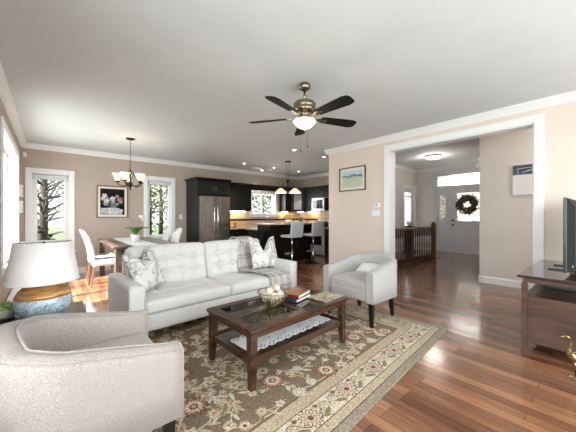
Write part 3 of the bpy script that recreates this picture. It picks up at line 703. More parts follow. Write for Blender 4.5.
# lace runner: scalloped both long edges, with holes as an open mesh
lb = MB(); nsc = 11; L_ = 1.0; wv = .14
top = []; bot = []
for i in range(nsc*8+1):
    u = i/(nsc*8); s_ = abs(math.sin(u*nsc*PI)); x = -L_/2+L_*u; top.append((x, wv+.022*s_)); bot.append((x, -wv-.022*s_))
cols = []
for (a, c) in zip(top, bot): cols.append([Vector((a[0], a[1]+(c[1]-a[1])*k_/14, 0.001+.0015*math.sin(a[0]*30+k_))) for k_ in range(15)])
R_ = [[lb.b.verts.new(p) for p in col] for col in cols]
for i in range(len(R_)-1):
    for k_ in range(14):
        edge = k_ in (0, 1, 12, 13)
        hole = (i % 8 in (2, 6) and k_ in (1, 12)) or (i % 8 == 4 and k_ in (0, 2, 11, 13)) or (i % 16 == 8 and k_ in (5, 8))
        if hole: continue
        f = lb.b.faces.new((R_[i][k_], R_[i+1][k_], R_[i+1][k_+1], R_[i][k_+1])); f.smooth = True
lr = obj('lace_runner', lb, 'lace'); tag(lr, 'white scalloped lace runner on the coffee table shelf', 'table runner')
lr.matrix_world = on_ct(.0, -.05, .2135, math.radians(1)); md = lr.modifiers.new('t', 'SOLIDIFY'); md.thickness = .0015; md.offset = 1
# wire bowl with balls
bw = thing('wire_bowl', 'gold wire basket bowl on the coffee table', 'bowl'); bw.matrix_world = on_ct(-.10, .0, zt+.001)
mb = MB(); R0 = .145
def bowlr(z): return .055+(R0-.055)*(z/.115)**.62
for i in range(26):
    a = 2*PI*i/26; mb.tube([(bowlr(z)*math.cos(a+z*2.2), bowlr(z)*math.sin(a+z*2.2), z+.008) for z in [.0, .015, .035, .06, .09, .115]], .0022, 5)
    mb.tube([(bowlr(z)*math.cos(a-z*2.2), bowlr(z)*math.sin(a-z*2.2), z+.008) for z in [.0, .015, .035, .06, .09, .115]], .0022, 5)
for z in (.0, .035, .075, .115): mb.tube([(bowlr(z)*math.cos(2*PI*i/32), bowlr(z)*math.sin(2*PI*i/32), z+.008) for i in range(33)], .003 if z < .1 else .0045, 6)
obj('wire_basket', mb, 'brass', bw)
mb = MB(); mb.lathe([(.055, 0), (.055, .006), (.0, .006)], seg=24); obj('base', mb, 'brass', bw)
balls = [(-.085, .01, .085, .038, 0), (-.03, -.06, .09, .040, 0), (.045, -.05, .088, .040, 0), (.09, .02, .09, .036, 0), (.03, .07, .088, .040, 0), (-.045, .075, .088, .037, 0), (0, .005, .055, .036, 0), (-.02, .01, .138, .036, 1), (.055, .015, .142, .033, 0), (-.075, -.035, .142, .03, 0)]
for i, (x, y, z, r_, kk) in enumerate(balls):
    b_ = MB(); b_.ball((0, 0, 0), r_, 3)
    o = obj('decor_ball', b_, 'pink' if kk else 'ball'); tag(o, 'pink textured ball at the top of the wire bowl' if kk else 'cream textured ball heaped in the wire bowl', 'decorative ball', 'decorative balls in the wire bowl')
    o.matrix_world = on_ct(-.10+x*.92, y*.92, zt+z)
# books
def book(w_, h_, t_, cov, lab, x, y, z, rz):
    e = thing('book', lab, 'book', group='books on the coffee table'); e.matrix_world = on_ct(x, y, z, rz)
    mb = MB(); mb.box(-w_/2, -h_/2, 0, w_/2, h_/2, .003, .001); mb.box(-w_/2, -h_/2, t_-.003, w_/2, h_/2, t_, .001); mb.box(-w_/2, -h_/2, 0, -w_/2+.004, h_/2, t_, .001); obj('cover', mb, cov, e)
    mb = MB(); mb.box(-w_/2+.004, -h_/2+.004, .003, w_/2-.005, h_/2-.004, t_-.003); obj('page_block', mb, 'pages', e); return e
book(.27, .21, .026, 'navy', 'dark blue hardcover book under the red one', .20, .02, zt+.001, math.radians(12))
book(.26, .20, .030, 'red', 'red hardcover book on top of the blue one', .225, .035, zt+.028, math.radians(17))
book(.30, .23, .008, 'photo', 'thin magazine with beige cover beside the red book',   .44, -.17, zt+.001, math.radians(3))
# ================================================================== END TABLE, LAMP, PLANT
et = thing('end_table', 'dark wooden end table behind the foreground armchair', 'table', (-.07, 2.42, 0))
mb = MB(); mb.box(-.26, -.22, .59, .26, .22, .62, .006); obj('table_top', mb, 'espresso', et)
mb = MB(); mb.box(-.23, -.19, .515, .23, -.17, .59); mb.box(-.23, .17, .515, .23, .19, .59); mb.box(-.23, -.17, .515, -.21, .17, .59); mb.box(.21, -.17, .515, .23, .17, .59); obj('apron', mb, 'espresso', et)
mb = MB(); mb.box(-.22, -.18, .15, .22, .18, .17); obj('lower_shelf', mb, 'espresso', et)
for sx in (-1, 1):
    for sy in (-1, 1): mb = MB(); mb.box(sx*.22-.02, sy*.18-.02, 0, sx*.22+.02, sy*.18+.02, .59, .003); obj('leg', mb, 'espresso', et)
lp = thing('table_lamp', 'table lamp with white drum shade and blue and gold ceramic base', 'lamp', (-.03, 2.345, .622))
m = mat('blue_glaze', srgb(176, 196, 212), .25, coat=.5); M['blueglaze'] = m
n, l, b = nodes(m); v = coords(m, (1, 1, 1.6))
ns = n.new('ShaderNodeTexNoise'); ns.inputs['Scale'].default_value = 13; ns.inputs['Detail'].default_value = 2; ns.inputs['Distortion'].default_value = 1.5; l.new(v, ns.inputs['Vector'])
r = n.new('ShaderNodeValToRGB'); e = r.color_ramp.elements; e[0].position = 0; e[0].color = (*srgb(206, 218, 226), 1); e[1].position = 1; e[1].color = (*srgb(150, 176, 200), 1)
for p_, c_ in ((.44, (186, 204, 218)), (.47, (86, 100, 96)), (.50, (196, 210, 222)), (.57, (160, 184, 206)), (.60, (96, 112, 92)), (.62, (186, 204, 218))):
    q = e.new(p_); q.color = (*srgb(*c_), 1)
l.new(ns.outputs[0], r.inputs[0]); l.new(r.outputs[0], b.inputs['Base Color'])
R0 = .142; H0 = .116
pr = [(R0*math.sin(a)**.8, H0-H0*math.cos(a)) for a in [PI*i/24 for i in range(3, 15)]]
mb = MB(); mb.lathe([(.05, .0)]+pr, seg=40); obj('base', mb, 'blueglaze', lp)
pr2 = [(R0*math.sin(a)**.8+.0012, H0-H0*math.cos(a)) for a in [PI*i/24 for i in range(14, 23)]]
mb = MB(); mb.lathe(pr2+[(.03, 2*H0+.004), (.022, 2*H0+.02)], seg=40); obj('gold_collar', mb, 'gold', lp, 'gold glazed upper part')
mb = MB(); mb.cyl((0, 0, 2*H0+.02), (0, 0, .47), .008); obj('stem', mb, 'nickel', lp)
mb = MB(); mb.lathe([(.183, .238), (.143, .485), (.141, .485), (.181, .238), (.183, .238)], seg=48, caps=False); obj('lamp_shade', mb, 'lampshade', lp)
mb = MB(); mb.tube([(.141, 0, .48), (-.141, 0, .48)], .002, 5); mb.tube([(0, .141, .48), (0, -.141, .48)], .002, 5); mb.ball((0, 0, .478), .010, 1); obj('finial', mb, 'nickel', lp)
pl = thing('succulent_bowl', 'green succulents in a pale stone bowl at the left edge', 'plant', (-.237, 2.515, .621))
mb = MB(); mb.lathe([(.06, 0), (.11, .03), (.125, .07), (.118, .07), (.10, .05), (0, .05)], seg=28); obj('bowl', mb, 'stone', pl)
random.seed(9); mb = MB()
for (cx_, cy_, rr) in ((-.04, -.03, .06), (.05, -.04, .058), (.01, .05, .055), (.0, -.075, .04), (-.07, .03, .04)):
    for ring, nn_, el in ((0, 11, .3), (1, 9, .8), (2, 6, 1.2)):
        for i in range(nn_):
            a = 2*PI*i/nn_+ring*.4; L_ = rr*(1-.25*ring); c0 = Vector((cx_, cy_, .055+.008*ring)); d_ = Vector((math.cos(a)*math.cos(el), math.sin(a)*math.cos(el), math.sin(el)))
            mb.tube([c0, c0+d_*L_*.5, c0+d_*L_*.85, c0+d_*L_], [.006, .011, .008, .001], 6)
obj('rosettes', mb, 'succ', pl)

# baseboard heater along the left wall
bh = thing('baseboard_heater', 'long white electric baseboard heater under the side window', 'heater', (LX+.018, 3.0, 0))
mb = MB(); mb.prism([(0, .02), (.075, .02), (.085, .05), (.085, .13), (.02, .20), (0, .20)], 'y', 0, 3.2); obj('housing', mb, 'white', bh)
mb = MB(); mb.box(.083, .05, .035, .088, 3.15, .055); mb.box(.086, .05, .075, .088, 3.15, .083); obj('slot', mb, 'black', bh)

# ================================================================== TV CONSOLE
tc_ = thing('tv_console', 'dark wood television console with open shelf at the right edge', 'console', (3.33, .05, 0))
mb = MB(); mb.box(-.03, -.03, .70, 1.37, .52, .725, .006); obj('top', mb, 'consoletop', tc_)
mb = MB(); mb.box(0.01, 0.01, .655, 1.33, .48, .70, .003); obj('frieze', mb, 'console', tc_)
mb = MB(); mb.box(.03, .02, .10, 1.31, .47, .53, .003); obj('cabinet_body', mb, 'console', tc_)
mb = MB(); mb.box(.005, .45, .52, 1.335, .46+.02, .535, .002); obj('shelf_edge', mb, 'console', tc_)
for x in (.0, 1.30):
    for y in (0, .45):
        mb = MB(); mb.box(x, y, 0, x+.04, y+.04, .656, .004); mb.box(x-.004, y-.004, .0, x+.044, y+.044, .05, .003); mb.box(x-.005, y-.005, .62, x+.045, y+.045, .632, .003); obj('post', mb, 'console', tc_)
for i in range(2):
    mb = MB(); mb.box(.06+.63*i, .47, .14, .66+.63*i, .485, .50, .004); o = obj('door', mb, 'console', tc_)
    mb = MB(); mb.ball((.62 if i == 0 else .73, .495, .33), .012, 2); obj('knob', mb, 'nickel', o)
bx_ = MB(); bx_.box(-.19, -.13, 0, .19, .13, .055, .005); o = obj('media_player', bx_, 'black'); tag(o, 'black media box on the open shelf of the console', 'media box'); o.location = (4.05, .30, .5325)
tv = thing('television', 'black flat television seen from behind on the console', 'television', (4.06, .225, .726), math.radians(-1.5))
mb = MB(); mb.box(-.58, .012, .035, .58, .036, .71, .004); mb.mi = 1; mb.box(-.57, .0365, .047, .57, .037, .70); mb.mi = 0; obj('screen', mb, ['black', 'darkmetal'], tv)
mb = MB(); mb.loft([[Vector((x, y, z)) for x, z in ((-.575, .04), (.575, .04), (.575, .705), (-.575, .705))] if q == 0 else [Vector((x, y, z)) for x, z in ((-.50, .07), (.50, .07), (.50, .62), (-.50, .62))] for q, y in ((0, .012), (1, -.035))], smooth=False); obj('rear_shell', mb, 'tvback', tv)
mb = MB(); mb.box(-.535, -.022, .085, -.505, -.0185, .10); obj('sticker', mb, 'ceramic', tv, 'small white sticker')
for x in (-.17, .17): mb = MB(); mb.box(x-.012, -.13, 0, x+.012, .19, .012, .003); mb.box(x-.012, .0, .01, x+.012, .03, .045); obj('foot', mb, 'black', tv)
# brass bird
bd = thing('brass_bird', 'brass long-necked bird figurine standing beside the console', 'figurine', (3.115, .165, 0), math.radians(132))
mb = MB()
mb.tube([(-.13, 0, .19), (-.09, 0, .185), (-.04, 0, .17), (.0, 0, .16), (.045, 0, .175), (.065, 0, .205), (.055, 0, .24), (.05, 0, .275), (.06, 0, .30), (.075, 0, .325), (.09, 0, .33)], [.004, .02, .038, .042, .03, .02, .014, .012, .011, .017, .010], 12)
mb.tube([(.09, 0, .33), (.125, 0, .322)], [.008, .002], 8)
obj('body', mb, 'brass', bd)
for s in (-1, 1):
    mb = MB(); mb.tube([(.0, s*.02, .13), (-.005, s*.022, .07), (.0, s*.022, .012)], [.014, .006, .006], 8)
    for q in (-.5, 0, .5): mb.tube([(0, s*.022, .008), (.045*math.cos(q), s*.022+.045*math.sin(q), .006)], [.006, .004], 6)
    obj('leg', mb, 'brass', bd)
for s in (-1, 1):
    mb = MB(); mb.ball((-.02, s*.035, .175), .05, 2, (1.2, .25, .5)); obj('wing', mb, 'brass', bd)

# ================================================================== CEILING FAN
M['fanblade'] = mat('fan_blade_black', srgb(20, 18, 18), .7, spec=.2)
fan = thing('ceiling_fan', 'antique brass ceiling fan with five black blades and lit bowl', 'ceiling fan', (2.15, 2.22, 0))
mb = MB(); mb.lathe([(.0, CE-.001), (.058, CE-.001), (.066, CE-.012), (.066, CE-.05), (.045, CE-.07), (.02, CE-.078), (0, CE-.078)]); obj('canopy', mb, 'nickel', fan)
mb = MB(); mb.cyl((0, 0, CE-.07), (0, 0, 2.55), .013); obj('downrod', mb, 'nickel', fan)
mb = MB(); mb.lathe([(.0, 2.56), (.05, 2.56), (.06, 2.545), (.105, 2.535), (.125, 2.515), (.125, 2.48), (.118, 2.47), (.125, 2.46), (.12, 2.43), (.095, 2.41), (.075, 2.385), (.075, 2.37), (.0, 2.37)], seg=32); obj('motor_housing', mb, 'nickel', fan)
for k in range(5):
    a = math.radians(52+72*k)
    mb = MB(); mt = Matrix.Rotation(a, 4, 'Z') @ T(0, 0, 2.365) @ Matrix.Rotation(math.radians(-13), 4, 'X')
    out = [(.20, -.05), (.24, -.055), (.58, -.075), (.64, -.06), (.655, -.03), (.655, .03), (.64, .06), (.58, .075), (.24, .055), (.20, .05)]
    mb.loft([[mt @ Vector((x, y, z)) for x, y in out] for z in (-.004, .004)], smooth=False)
    bl = obj('blade', mb, 'fanblade', fan)
    mb = MB(); mb.loft([[mt @ Vector((x, y, z)) for x, y in ((.07, -.02), (.15, -.014), (.19, -.035), (.27, -.03), (.28, 0), (.27, .03), (.19, .035), (.15, .014), (.07, .02))] for z in (-.009, -.0045)], smooth=False); obj('blade_bracket', mb, 'nickel', bl)
mb = MB(); mb.lathe([(.0, 2.37), (.06, 2.37), (.065, 2.345), (.05, 2.335), (.0, 2.335)]); obj('light_fitter', mb, 'nickel', fan)
mb = MB(); N = 40; rings = []
for (r_, z) in ((.045, 2.345), (.12, 2.335), (.128, 2.322), (.112, 2.295), (.078, 2.262), (.03, 2.243), (.004, 2.24)):
    rings.append([Vector((r_*(1+.03*math.cos(8*2*PI*i/N))*math.cos(2*PI*i/N), r_*(1+.03*math.cos(8*2*PI*i/N))*math.sin(2*PI*i/N), z)) for i in range(N)])
mb.loft(rings); obj('light_bowl', mb, 'bowlglass', fan)
mb = MB(); mb.lathe([(.0, 2.242), (.012, 2.238), (.009, 2.222), (0, 2.215)], seg=10); obj('finial', mb, 'nickel', fan)
for (x, y, z) in ((.045, -.0, 2.06), (-.01, .05, 2.01)):
    mb = MB(); mb.cyl((x, y, z), (x, y, 2.36), .0015, seg=5); mb.ball((x, y, z-.008), .009, 1, (1, 1, 1.6)); obj('pull_chain', mb, 'bronze', fan)
def plight(name, loc, e, col, r_=.05, par=None):
    l_ = bpy.data.lights.new(name, 'POINT'); l_.energy = e; l_.color = col; l_.shadow_soft_size = r_
    o = bpy.data.objects.new(name, l_); C.objects.link(o); o.location = loc; 
    if par: o.parent = par
    return o
plight('fan_lamp', (0, 0, 2.19), 3, (1, .86, .68), .06, fan)

# ================================================================== DINING CHANDELIER
ch = thing('chandelier', 'bronze chandelier with five pale glass shades over the dining table', 'chandelier', (1.16, 5.95, 0))
mb = MB(); mb.lathe([(0, CE-.001), (.085, CE-.001), (.085, CE-.012), (.03, CE-.03), (0, CE-.03)]); obj('canopy', mb, 'bronze', ch)
mb = MB()
z = CE-.03; i = 0
while z > 2.16:
    a = i*PI/2; mb.tube([(.009*math.cos(q)*math.cos(a), .009*math.cos(q)*math.sin(a), z-.018+.02*math.sin(q)) for q in [2*PI*j/8 for j in range(9)]], .0025, 4); z -= .03; i += 1
obj('chain', mb, 'bronze', ch)
mb = MB(); mb.lathe([(0, 2.17), (.012, 2.16), (.01, 2.11), (.028, 2.09), (.015, 2.06), (.012, 1.93), (.03, 1.90), (.04, 1.86), (.02, 1.83), (.012, 1.80), (.02, 1.785), (.0, 1.76)], seg=14); obj('column', mb, 'bronze', ch)
for k in range(5):
    a = 2*PI*k/5+.35; cx_, sx_ = math.cos(a), math.sin(a)
    mb = MB(); mb.tube([(r_*cx_, r_*sx_, z) for r_, z in ((.02, 1.87), (.07, 1.84), (.13, 1.835), (.19, 1.86), (.21, 1.89), (.21, 1.915))], .009, 8); mb.lathe([(.0, 1.90), (.035, 1.905), (.035, 1.93), (.0, 1.935)], .21*cx_, .21*sx_, 12)
    mb.tube([(r_*cx_, r_*sx_, z) for r_, z in ((.015, 2.10), (.05, 2.12), (.07, 2.08), (.05, 2.03), (.02, 2.0))], .006, 6)
    ar = obj('arm', mb, 'bronze', ch)
    mb = MB(); mb.lathe([(.03, 1.93), (.045, 1.95), (.056, 1.99), (.066, 2.03), (.094, 2.065), (.091, 2.066), (.062, 2.033), (.05, 1.99), (.035, 1.95), (.0, 1.935)], .21*cx_, .21*sx_, 20); obj('glass_shade', mb, 'shade', ar)
plight('chandelier_lamp', (0, 0, 2.12), 4, (1, .84, .62), .15, ch)

# ================================================================== DINING SET
dt = thing('dining_table', 'long dark wooden dining table behind the sofa', 'table', (1.30, 6.28, 0))
mb = MB()
for i in range(6): mb.box(-.52+.1735*i, -1.02, .735, -.52+.1735*(i+1)-.002, 1.02, .765, .003)
obj('table_top', mb, 'tablewood', dt)
mb = MB(); mb.box(-.46, -.96, .645, .46, -.935, .735); mb.box(-.46, .935, .645, .46, .96, .735); mb.box(-.46, -.935, .645, -.435, .935, .735); mb.box(.435, -.935, .645, .46, .935, .735); obj('apron', mb, 'espresso', dt)
for sx in (-1, 1):
    for sy in (-1, 1): mb = MB(); mb.box(sx*.44-.045, sy*.93-.045, 0, sx*.44+.045, sy*.93+.045, .70, .005); obj('leg', mb, 'tablewood', dt)
mb = MB(); pr = [(-1.055, .52), (-1.05, .62), (-1.035, .755), (-1.02, .770), (-.5, .769), (0, .7695), (.5, .769), (1.02, .770), (1.035, .755), (1.05, .62)]
mb.loft([[Vector((x, y, z)) for y, z in pr]+[Vector((x, y+(.004 if y < 0 else -.004) if abs(y) > 1.02 else y, z-.003)) for y, z in pr[::-1]] for x in (-.20, .20)], smooth=False)
# the legs and top pass between: runner lies on the wood
o = obj('table_runner', mb, 'lace'); tag(o, 'white cloth runner hanging over the end of the dining table', 'table runner'); o.location = (1.26, 6.28, 0)
def dchair():
    t = thing('dining_chair', 'x', 'chair', (0, 0, 0), 0, 'dining chairs around the table')   # faces +x
    for sy in (-1, 1):
        mb = MB(); mb.loft([[Vector((.40+a*q, sy*.18+c*q, z)) for a, c in ((-1, -1), (1, -1), (1, 1), (-1, 1))] for z, q in ((0, .014), (.40, .02))], smooth=False); obj('leg', mb, 'chairleg', t)
        mb = MB(); mb.loft([[Vector((x+a*q, sy*.18+c*q, z)) for a, c in ((-1, -1), (1, -1), (1, 1), (-1, 1))] for x, z, q in ((-.05, 0, .014), (.0, .42, .02))], smooth=False); obj('leg', mb, 'chairleg', t)
    mb = MB(); mb.rbox((.215, 0, .43), (.45, .44, .11), .035, 8); obj('seat', mb, 'slip', t)
    rings = []
    for k in range(13):
        u = k/12; z = .36+.65*u; x = .01-.13*u*u-.02*u; hw_ = .208*(1-.03*u)
        if u > .8: hw_ *= (1-((u-.8)/.2)**3*.30)
        th_ = .026*(1-.45*u) if u < .97 else .012
        rings.append([Vector((x-.045*(1-(y_/1)**2)*0-.03*(1-y_*y_)*u*.7+s_*th_, y_*hw_, z-(.0 if u < .9 else .04*abs(y_)**3))) for s_, ys_ in ((-1, [-1, -.8, -.4, 0, .4, .8, 1]), (1, [1, .8, .4, 0, -.4, -.8, -1])) for y_ in ys_])
    mb = MB(); mb.loft(rings); obj('backrest', mb, 'slip', t)
    return t
dc = dchair(); dc.location = (.60, 6.13, 0); dc['label'] = 'white slipcovered dining chair on the left of the table, nearer the sofa'
dup(dc, (.60, 6.75, 0), 0, 'white slipcovered dining chair on the left of the table, nearer the window wall')
dup(dc, (2.02, 6.18, 0), PI, 'white slipcovered dining chair on the right of the table, nearest the fridge')
dup(dc, (2.02, 6.85, 0), PI, 'white slipcovered dining chair on the right of the table, in front of the narrow window')
# orchid
oc = thing('potted_orchid', 'white orchid in a white pot on the dining table', 'plant', (1.27, 6.05, .7715))
mb = MB(); mb.lathe([(.065, 0), (.085, .10), (.09, .14), (.082, .14), (.076, .10), (0, .10)], seg=20); obj('pot', mb, 'ceramic', oc)
mb = MB(); random.seed(2)
for a, L_, wd in ((2.4, .2, .062), (5.5, .22, .062), (3.3, .17, .055), (.3, .2, .055), (1.2, .15, .06), (4.4, .18, .075), (5.9, .25, .07)):
    rings = []; 
    for i in range(9):
        u = i/8; r_ = L_*u; z = .13+.13*math.sin(u*PI*.7)+.02*u; w_ = wd*math.sin(PI*min(.98, max(.06, u)))**.6
        d_ = Vector((math.cos(a), math.sin(a), 0)); s_ = Vector((-math.sin(a), math.cos(a), 0)); c_ = d_*r_+Vector((0, 0, z))
        rings.append([c_-s_*w_+Vector((0, 0, .008)), c_-Vector((0, 0, .004)), c_+s_*w_+Vector((0, 0, .008)), c_+Vector((0, 0, .002))])
    mb.loft(rings)
obj('leaves', mb, 'green', oc)
for (sx_, sy_) in ((.10, .03), (-.07, .05)):
    mb = MB(); pts = [(0, 0, .12), (sx_*.3, sy_*.3, .26), (sx_*.6, sy_*.6, .38), (sx_*1.1, sy_, .46)]; mb.tube(pts, .004, 6); stm = obj('flower_stem', mb, 'chairleg', oc)
    if sx_ > 0:
        for q in range(6):
            c_ = Vector(pts[-1])+Vector((random.uniform(-.03, .05), random.uniform(-.03, .03), random.uniform(-.04, .05))); f = MB()
            for j in range(5):
                a = 2*PI*j/5; f.ball(c_+Vector((.018*math.cos(a), 0, .018*math.sin(a))), .017, 1, (1, .3, 1))
            obj('blossom', f, 'ceramic', stm)

# ================================================================== PICTURES
def pane_mat(name, build):
    m = mat(name, (.5, .5, .5), .5); build(m); M[name] = m
# flower still life on the back wall
fp = thing('framed_painting', 'gold framed still life of white flowers on the dining wall', 'picture', (1.125, BY-.002, 1.605))
def frame(e, hw_, hh, fw_, dp, m, ax='y', sg=-1):
    mb = MB()
    def B(u0, u1, z0, z1, d0, d1, bev=.003):
        if ax == 'y': mb.box(u0, *( (sg*d1, z0, u1, sg*d0, z1) if sg < 0 else (d0, z0, u1, d1, z1)), bev)
        else: mb.box(*( (sg*d1, u0, z0, sg*d0, u1, z1) if sg < 0 else (d0, u0, z0, d1, u1, z1)), bev)
    B(-hw_, -hw_+fw_, -hh, hh, 0, dp); B(hw_-fw_, hw_, -hh, hh, 0, dp); B(-hw_+fw_, hw_-fw_, hh-fw_, hh, 0, dp); B(-hw_+fw_, hw_-fw_, -hh, -hh+fw_, 0, dp)
    return obj('frame', mb, m, e)
M['pframe'] = mat('bronze_frame', srgb(122, 98, 70), .4, .4); frame(fp, .315, .375, .022, .03, 'pframe')
mb = MB(); mb.box(-.295, -.012, -.355, .295, -.004, .355); obj('mat_board', mb, 'pages', fp)
M['night'] = mat('dark_paint', srgb(32, 34, 36), .8, spec=.15); noisy(M['night'], srgb(12, 13, 14), srgb(34, 32, 31), 9)
mb = MB(); mb.box(-.245, -.014, -.305, .245, -.0125, .305); cv = obj('canvas', mb, 'night', fp)
random.seed(21)
pm = {'ivory': srgb(226, 220, 220), 'rosep': srgb(176, 140, 140), 'grn': srgb(78, 90, 70), 'lil': srgb(170, 174, 190), 'vase': srgb(120, 124, 128), 'cloth': srgb(206, 206, 214)}
for q in pm: M['p_'+q] = noisy(mat('paint_'+q, pm[q], .6), tuple(x*.6 for x in pm[q]), pm[q], 22)
pk = list(pm); mb = MB()
def pf(x, z, r_, k_, d_): 
    mb.mi = pk.index(k_); N = 20; ph = random.random()*6
    mb.poly([Vector((x+r_*(1+.22*math.sin(5*a+ph))*math.cos(a), -.0145-d_, z+r_*(1+.22*math.sin(5*a+ph))*math.sin(a))) for a in [2*PI*i/N for i in range(N)]])
mb.mi = pk.index('cloth'); mb.poly([Vector((x, -.0143, z)) for x, z in ((-.24, -.30), (.18, -.30), (.22, -.19), (.05, -.13), (-.2, -.15), (-.24, -.14))])
for q in range(16): pf(random.uniform(-.15, .2), random.uniform(-.10, .12), .03, 'grn', .0001)
pf(.02, -.08, .06, 'vase', .0002)
for (x, z, r_, k_) in ((-.16, .14, .05, 'ivory'), (-.19, .07, .045, 'ivory'), (-.12, .02, .06, 'ivory'), (-.14, -.05, .045, 'lil'), (0, .07, .055, 'ivory'), (.0, .0, .04, 'lil'), (.09, .13, .04, 'rosep'), (.13, .06, .045, 'rosep'), (.17, -.0, .04, 'rosep'), (.1, -.05, .03, 'lil'), (-.18, -.27, .03, 'lil'), (-.05, -.22, .05, 'ivory'), (.07, -.25, .04, 'ivory')): pf(x, z, r_, k_, .0003)
obj('painted_flowers', mb, ['p_'+q for q in pk], cv)

# landscape on the cream wall
lp_ = thing('framed_print', 'black framed pale landscape print on the cream wall', 'picture', (RX-.002, 3.475, 2.035))
frame(lp_, .325, .245, .020, .022, 'legblack', 'x', -1)
mb = MB(); mb.box(-.010, -.308, -.228, -.004, .308, .228); obj('mat_board', mb, 'pages', lp_)
m = mat('pastel_landscape', (.6, .7, .6), .5); M['landscape'] = m
n, l, b = nodes(m); tcn = n.new('ShaderNodeTexCoord'); sp = n.new('ShaderNodeSeparateXYZ'); l.new(tcn.outputs['Object'], sp.inputs[0])
ns = n.new('ShaderNodeTexNoise'); ns.inputs['Scale'].default_value = 14; l.new(tcn.outputs['Object'], ns.inputs['Vector'])
ad = n.new('ShaderNodeMath'); ad.operation = 'MULTIPLY_ADD'; ad.inputs[1].default_value = .10; l.new(ns.outputs[0], ad.inputs[0]); l.new(sp.outputs['Z'], ad.inputs[2])
mr = n.new('ShaderNodeMapRange'); mr.inputs[1].default_value = -.12; mr.inputs[2].default_value = .22; l.new(ad.outputs[0], mr.inputs[0])
r = n.new('ShaderNodeValToRGB'); e = r.color_ramp.elements; e[0].position = 0; e[0].color = (*srgb(196, 200, 176), 1); e[1].position = 1; e[1].color = (*srgb(176, 200, 216), 1)
for p_, c_ in ((.45, (186, 200, 182)), (.60, (176, 192, 176)), (.64, (92, 110, 112)), (.72, (120, 140, 146)), (.76, (190, 208, 220))): q = e.new(p_); q.color = (*srgb(*c_), 1)
l.new(mr.outputs[0], r.inputs[0]); l.new(r.outputs[0], b.inputs['Base Color'])
mb = MB(); mb.box(-.012, -.245, -.165, -.0105, .245, .165); obj('print', mb, 'landscape', lp_)
# iceberg canvas on the hall partition
cp_ = thing('canvas_picture', 'navy and white canvas picture on the hall partition', 'picture', (6.26-.002, .89, 1.90))
mb = MB(); mb.box(-.03, -.24, -.26, 0, .24, .26, .002); cv = obj('canvas', mb, 'ceramic', cp_)
M['ink'] = mat('navy_paint', srgb(56, 62, 92), .5); noisy(M['ink'], srgb(46, 52, 80), srgb(80, 90, 116), 8); M['sky2'] = mat('pale_blue_paint', srgb(190, 206, 220), .5)
mb = MB(); mb.box(-.0315, -.238, .09, -.0302, .238, .258); 
mb.mi = 1
for (z0, z1, w0) in ((.145, .215, .11), (.175, .190, .15)): pass
mb.mi = 1; mb.poly([Vector((-.0325, .12-.36*u, .10+.075*math.sin(PI*min(1, u*1.0)*.5)+.03)) for u in [i/12 for i in range(13)]]+[Vector((-.0325, .12-.36*u, .10+.055*math.sin(PI*min(1, u)*.5)+.02)) for u in [i/12 for i in range(12, -1, -1)]])
mb.poly([Vector((-.0325, .17-.40*u, .20+.02*u)) for u in [0, .5, 1]]+[Vector((-.0325, .17-.40*u, .19+.02*u)) for u in [1, .5, 0]])
mb.poly([Vector((-.0326, .17, .20)), Vector((-.0326, .16, .20)), Vector((-.0326, .16, .10)), Vector((-.0326, .17, .10))])
obj('painted_arch', mb, ['ink', 'sky2'], cv)

# wall devices
def plate(name, lab, cat, loc, ax, sg, w_, h_, d_=.008, extra=None, m='white'):
    e = thing(name, lab, cat, loc); mb = MB()
    if ax == 'x': a, b_ = sorted((0, sg*d_)); mb.box(a, -w_/2, -h_/2, b_, w_/2, h_/2, .002)
    else: a, b_ = sorted((0, sg*d_)); mb.box(-w_/2, a, -h_/2, w_/2, b_, h_/2, .002)
    obj('plate', mb, m, e)
    if extra:
        mb = MB(); q = sg*d_
        for (u, z, ww, hh, dd) in extra:
            a, b_ = sorted((q-sg*.001, q+sg*dd))
            if ax == 'x': mb.box(a, u-ww/2, z-hh/2, b_, u+ww/2, z+hh/2, .001)
            else: mb.box(u-ww/2, a, z-hh/2, u+ww/2, b_, z+hh/2, .001)
        obj('rocker' if 'switch' in name else 'display', mb, 'ceramic' if 'switch' in name else 'stone', e)
    return e
plate('thermostat', 'small white thermostat on the cream wall left of the opening', 'thermostat', (RX-.001, 2.90, 1.475), 'x', -1, .115, .085, .022, [(.01, .005, .06, .04, .002)])
plate('light_switch', 'triple white switch plate below the thermostat', 'light switch', (RX-.001, 2.93, 1.33), 'x', -1, .16, .115, .006, [(-.045, 0, .032, .066, .004), (0, 0, .032, .066, .004), (.045, 0, .032, .066, .004)])
plate('light_switch', 'white switch plate between the narrow window and the black cabinets', 'light switch', (2.72, BY-.001, 1.25), 'y', -1, .08, .12, .006, [(0, 0, .034, .068, .004)])
plate('light_switch', 'white switch plate on the grey hall wall', 'light switch', (9.30, HY-.001, 1.33), 'y', -1, .08, .12, .006, [(0, 0, .034, .068, .004)])
plate('door_chime', 'upper white box mounted on the left wall by the corner', 'wall box', (LX+.001, 7.22, 1.74), 'x', 1, .22, .22, .05, [(0, 0, .16, .15, .003)])
plate('door_chime', 'lower white box mounted on the left wall by the corner', 'wall box', (LX+.001, 7.22, 1.44), 'x', 1, .22, .22, .05, [(0, 0, .16, .15, .003)])
ms = thing('motion_sensor', 'small white motion sensor high in the left corner', 'sensor', (LX+.045, BY-.07, 2.49)); mb = MB()
mb.rbox((0, 0, 0), (.06, .06, .11), .02, 4, mtx=T(0, 0, 0, PI/4)); obj('housing', mb, 'ceramic', ms); mb = MB(); mb.ball((.022, -.022, -.015), .022, 2); obj('lens', mb, 'white', ms)
cb = thing('door_chime', 'white chime box high on the edge of the hall partition', 'wall box', (6.33, 1.641, 2.30)); mb = MB(); mb.box(-.06, 0, -.10, .06, .05, .0, .006); mb.box(-.05, 0, .02, .05, .045, .11, .006); obj('housing', mb, 'white', cb)
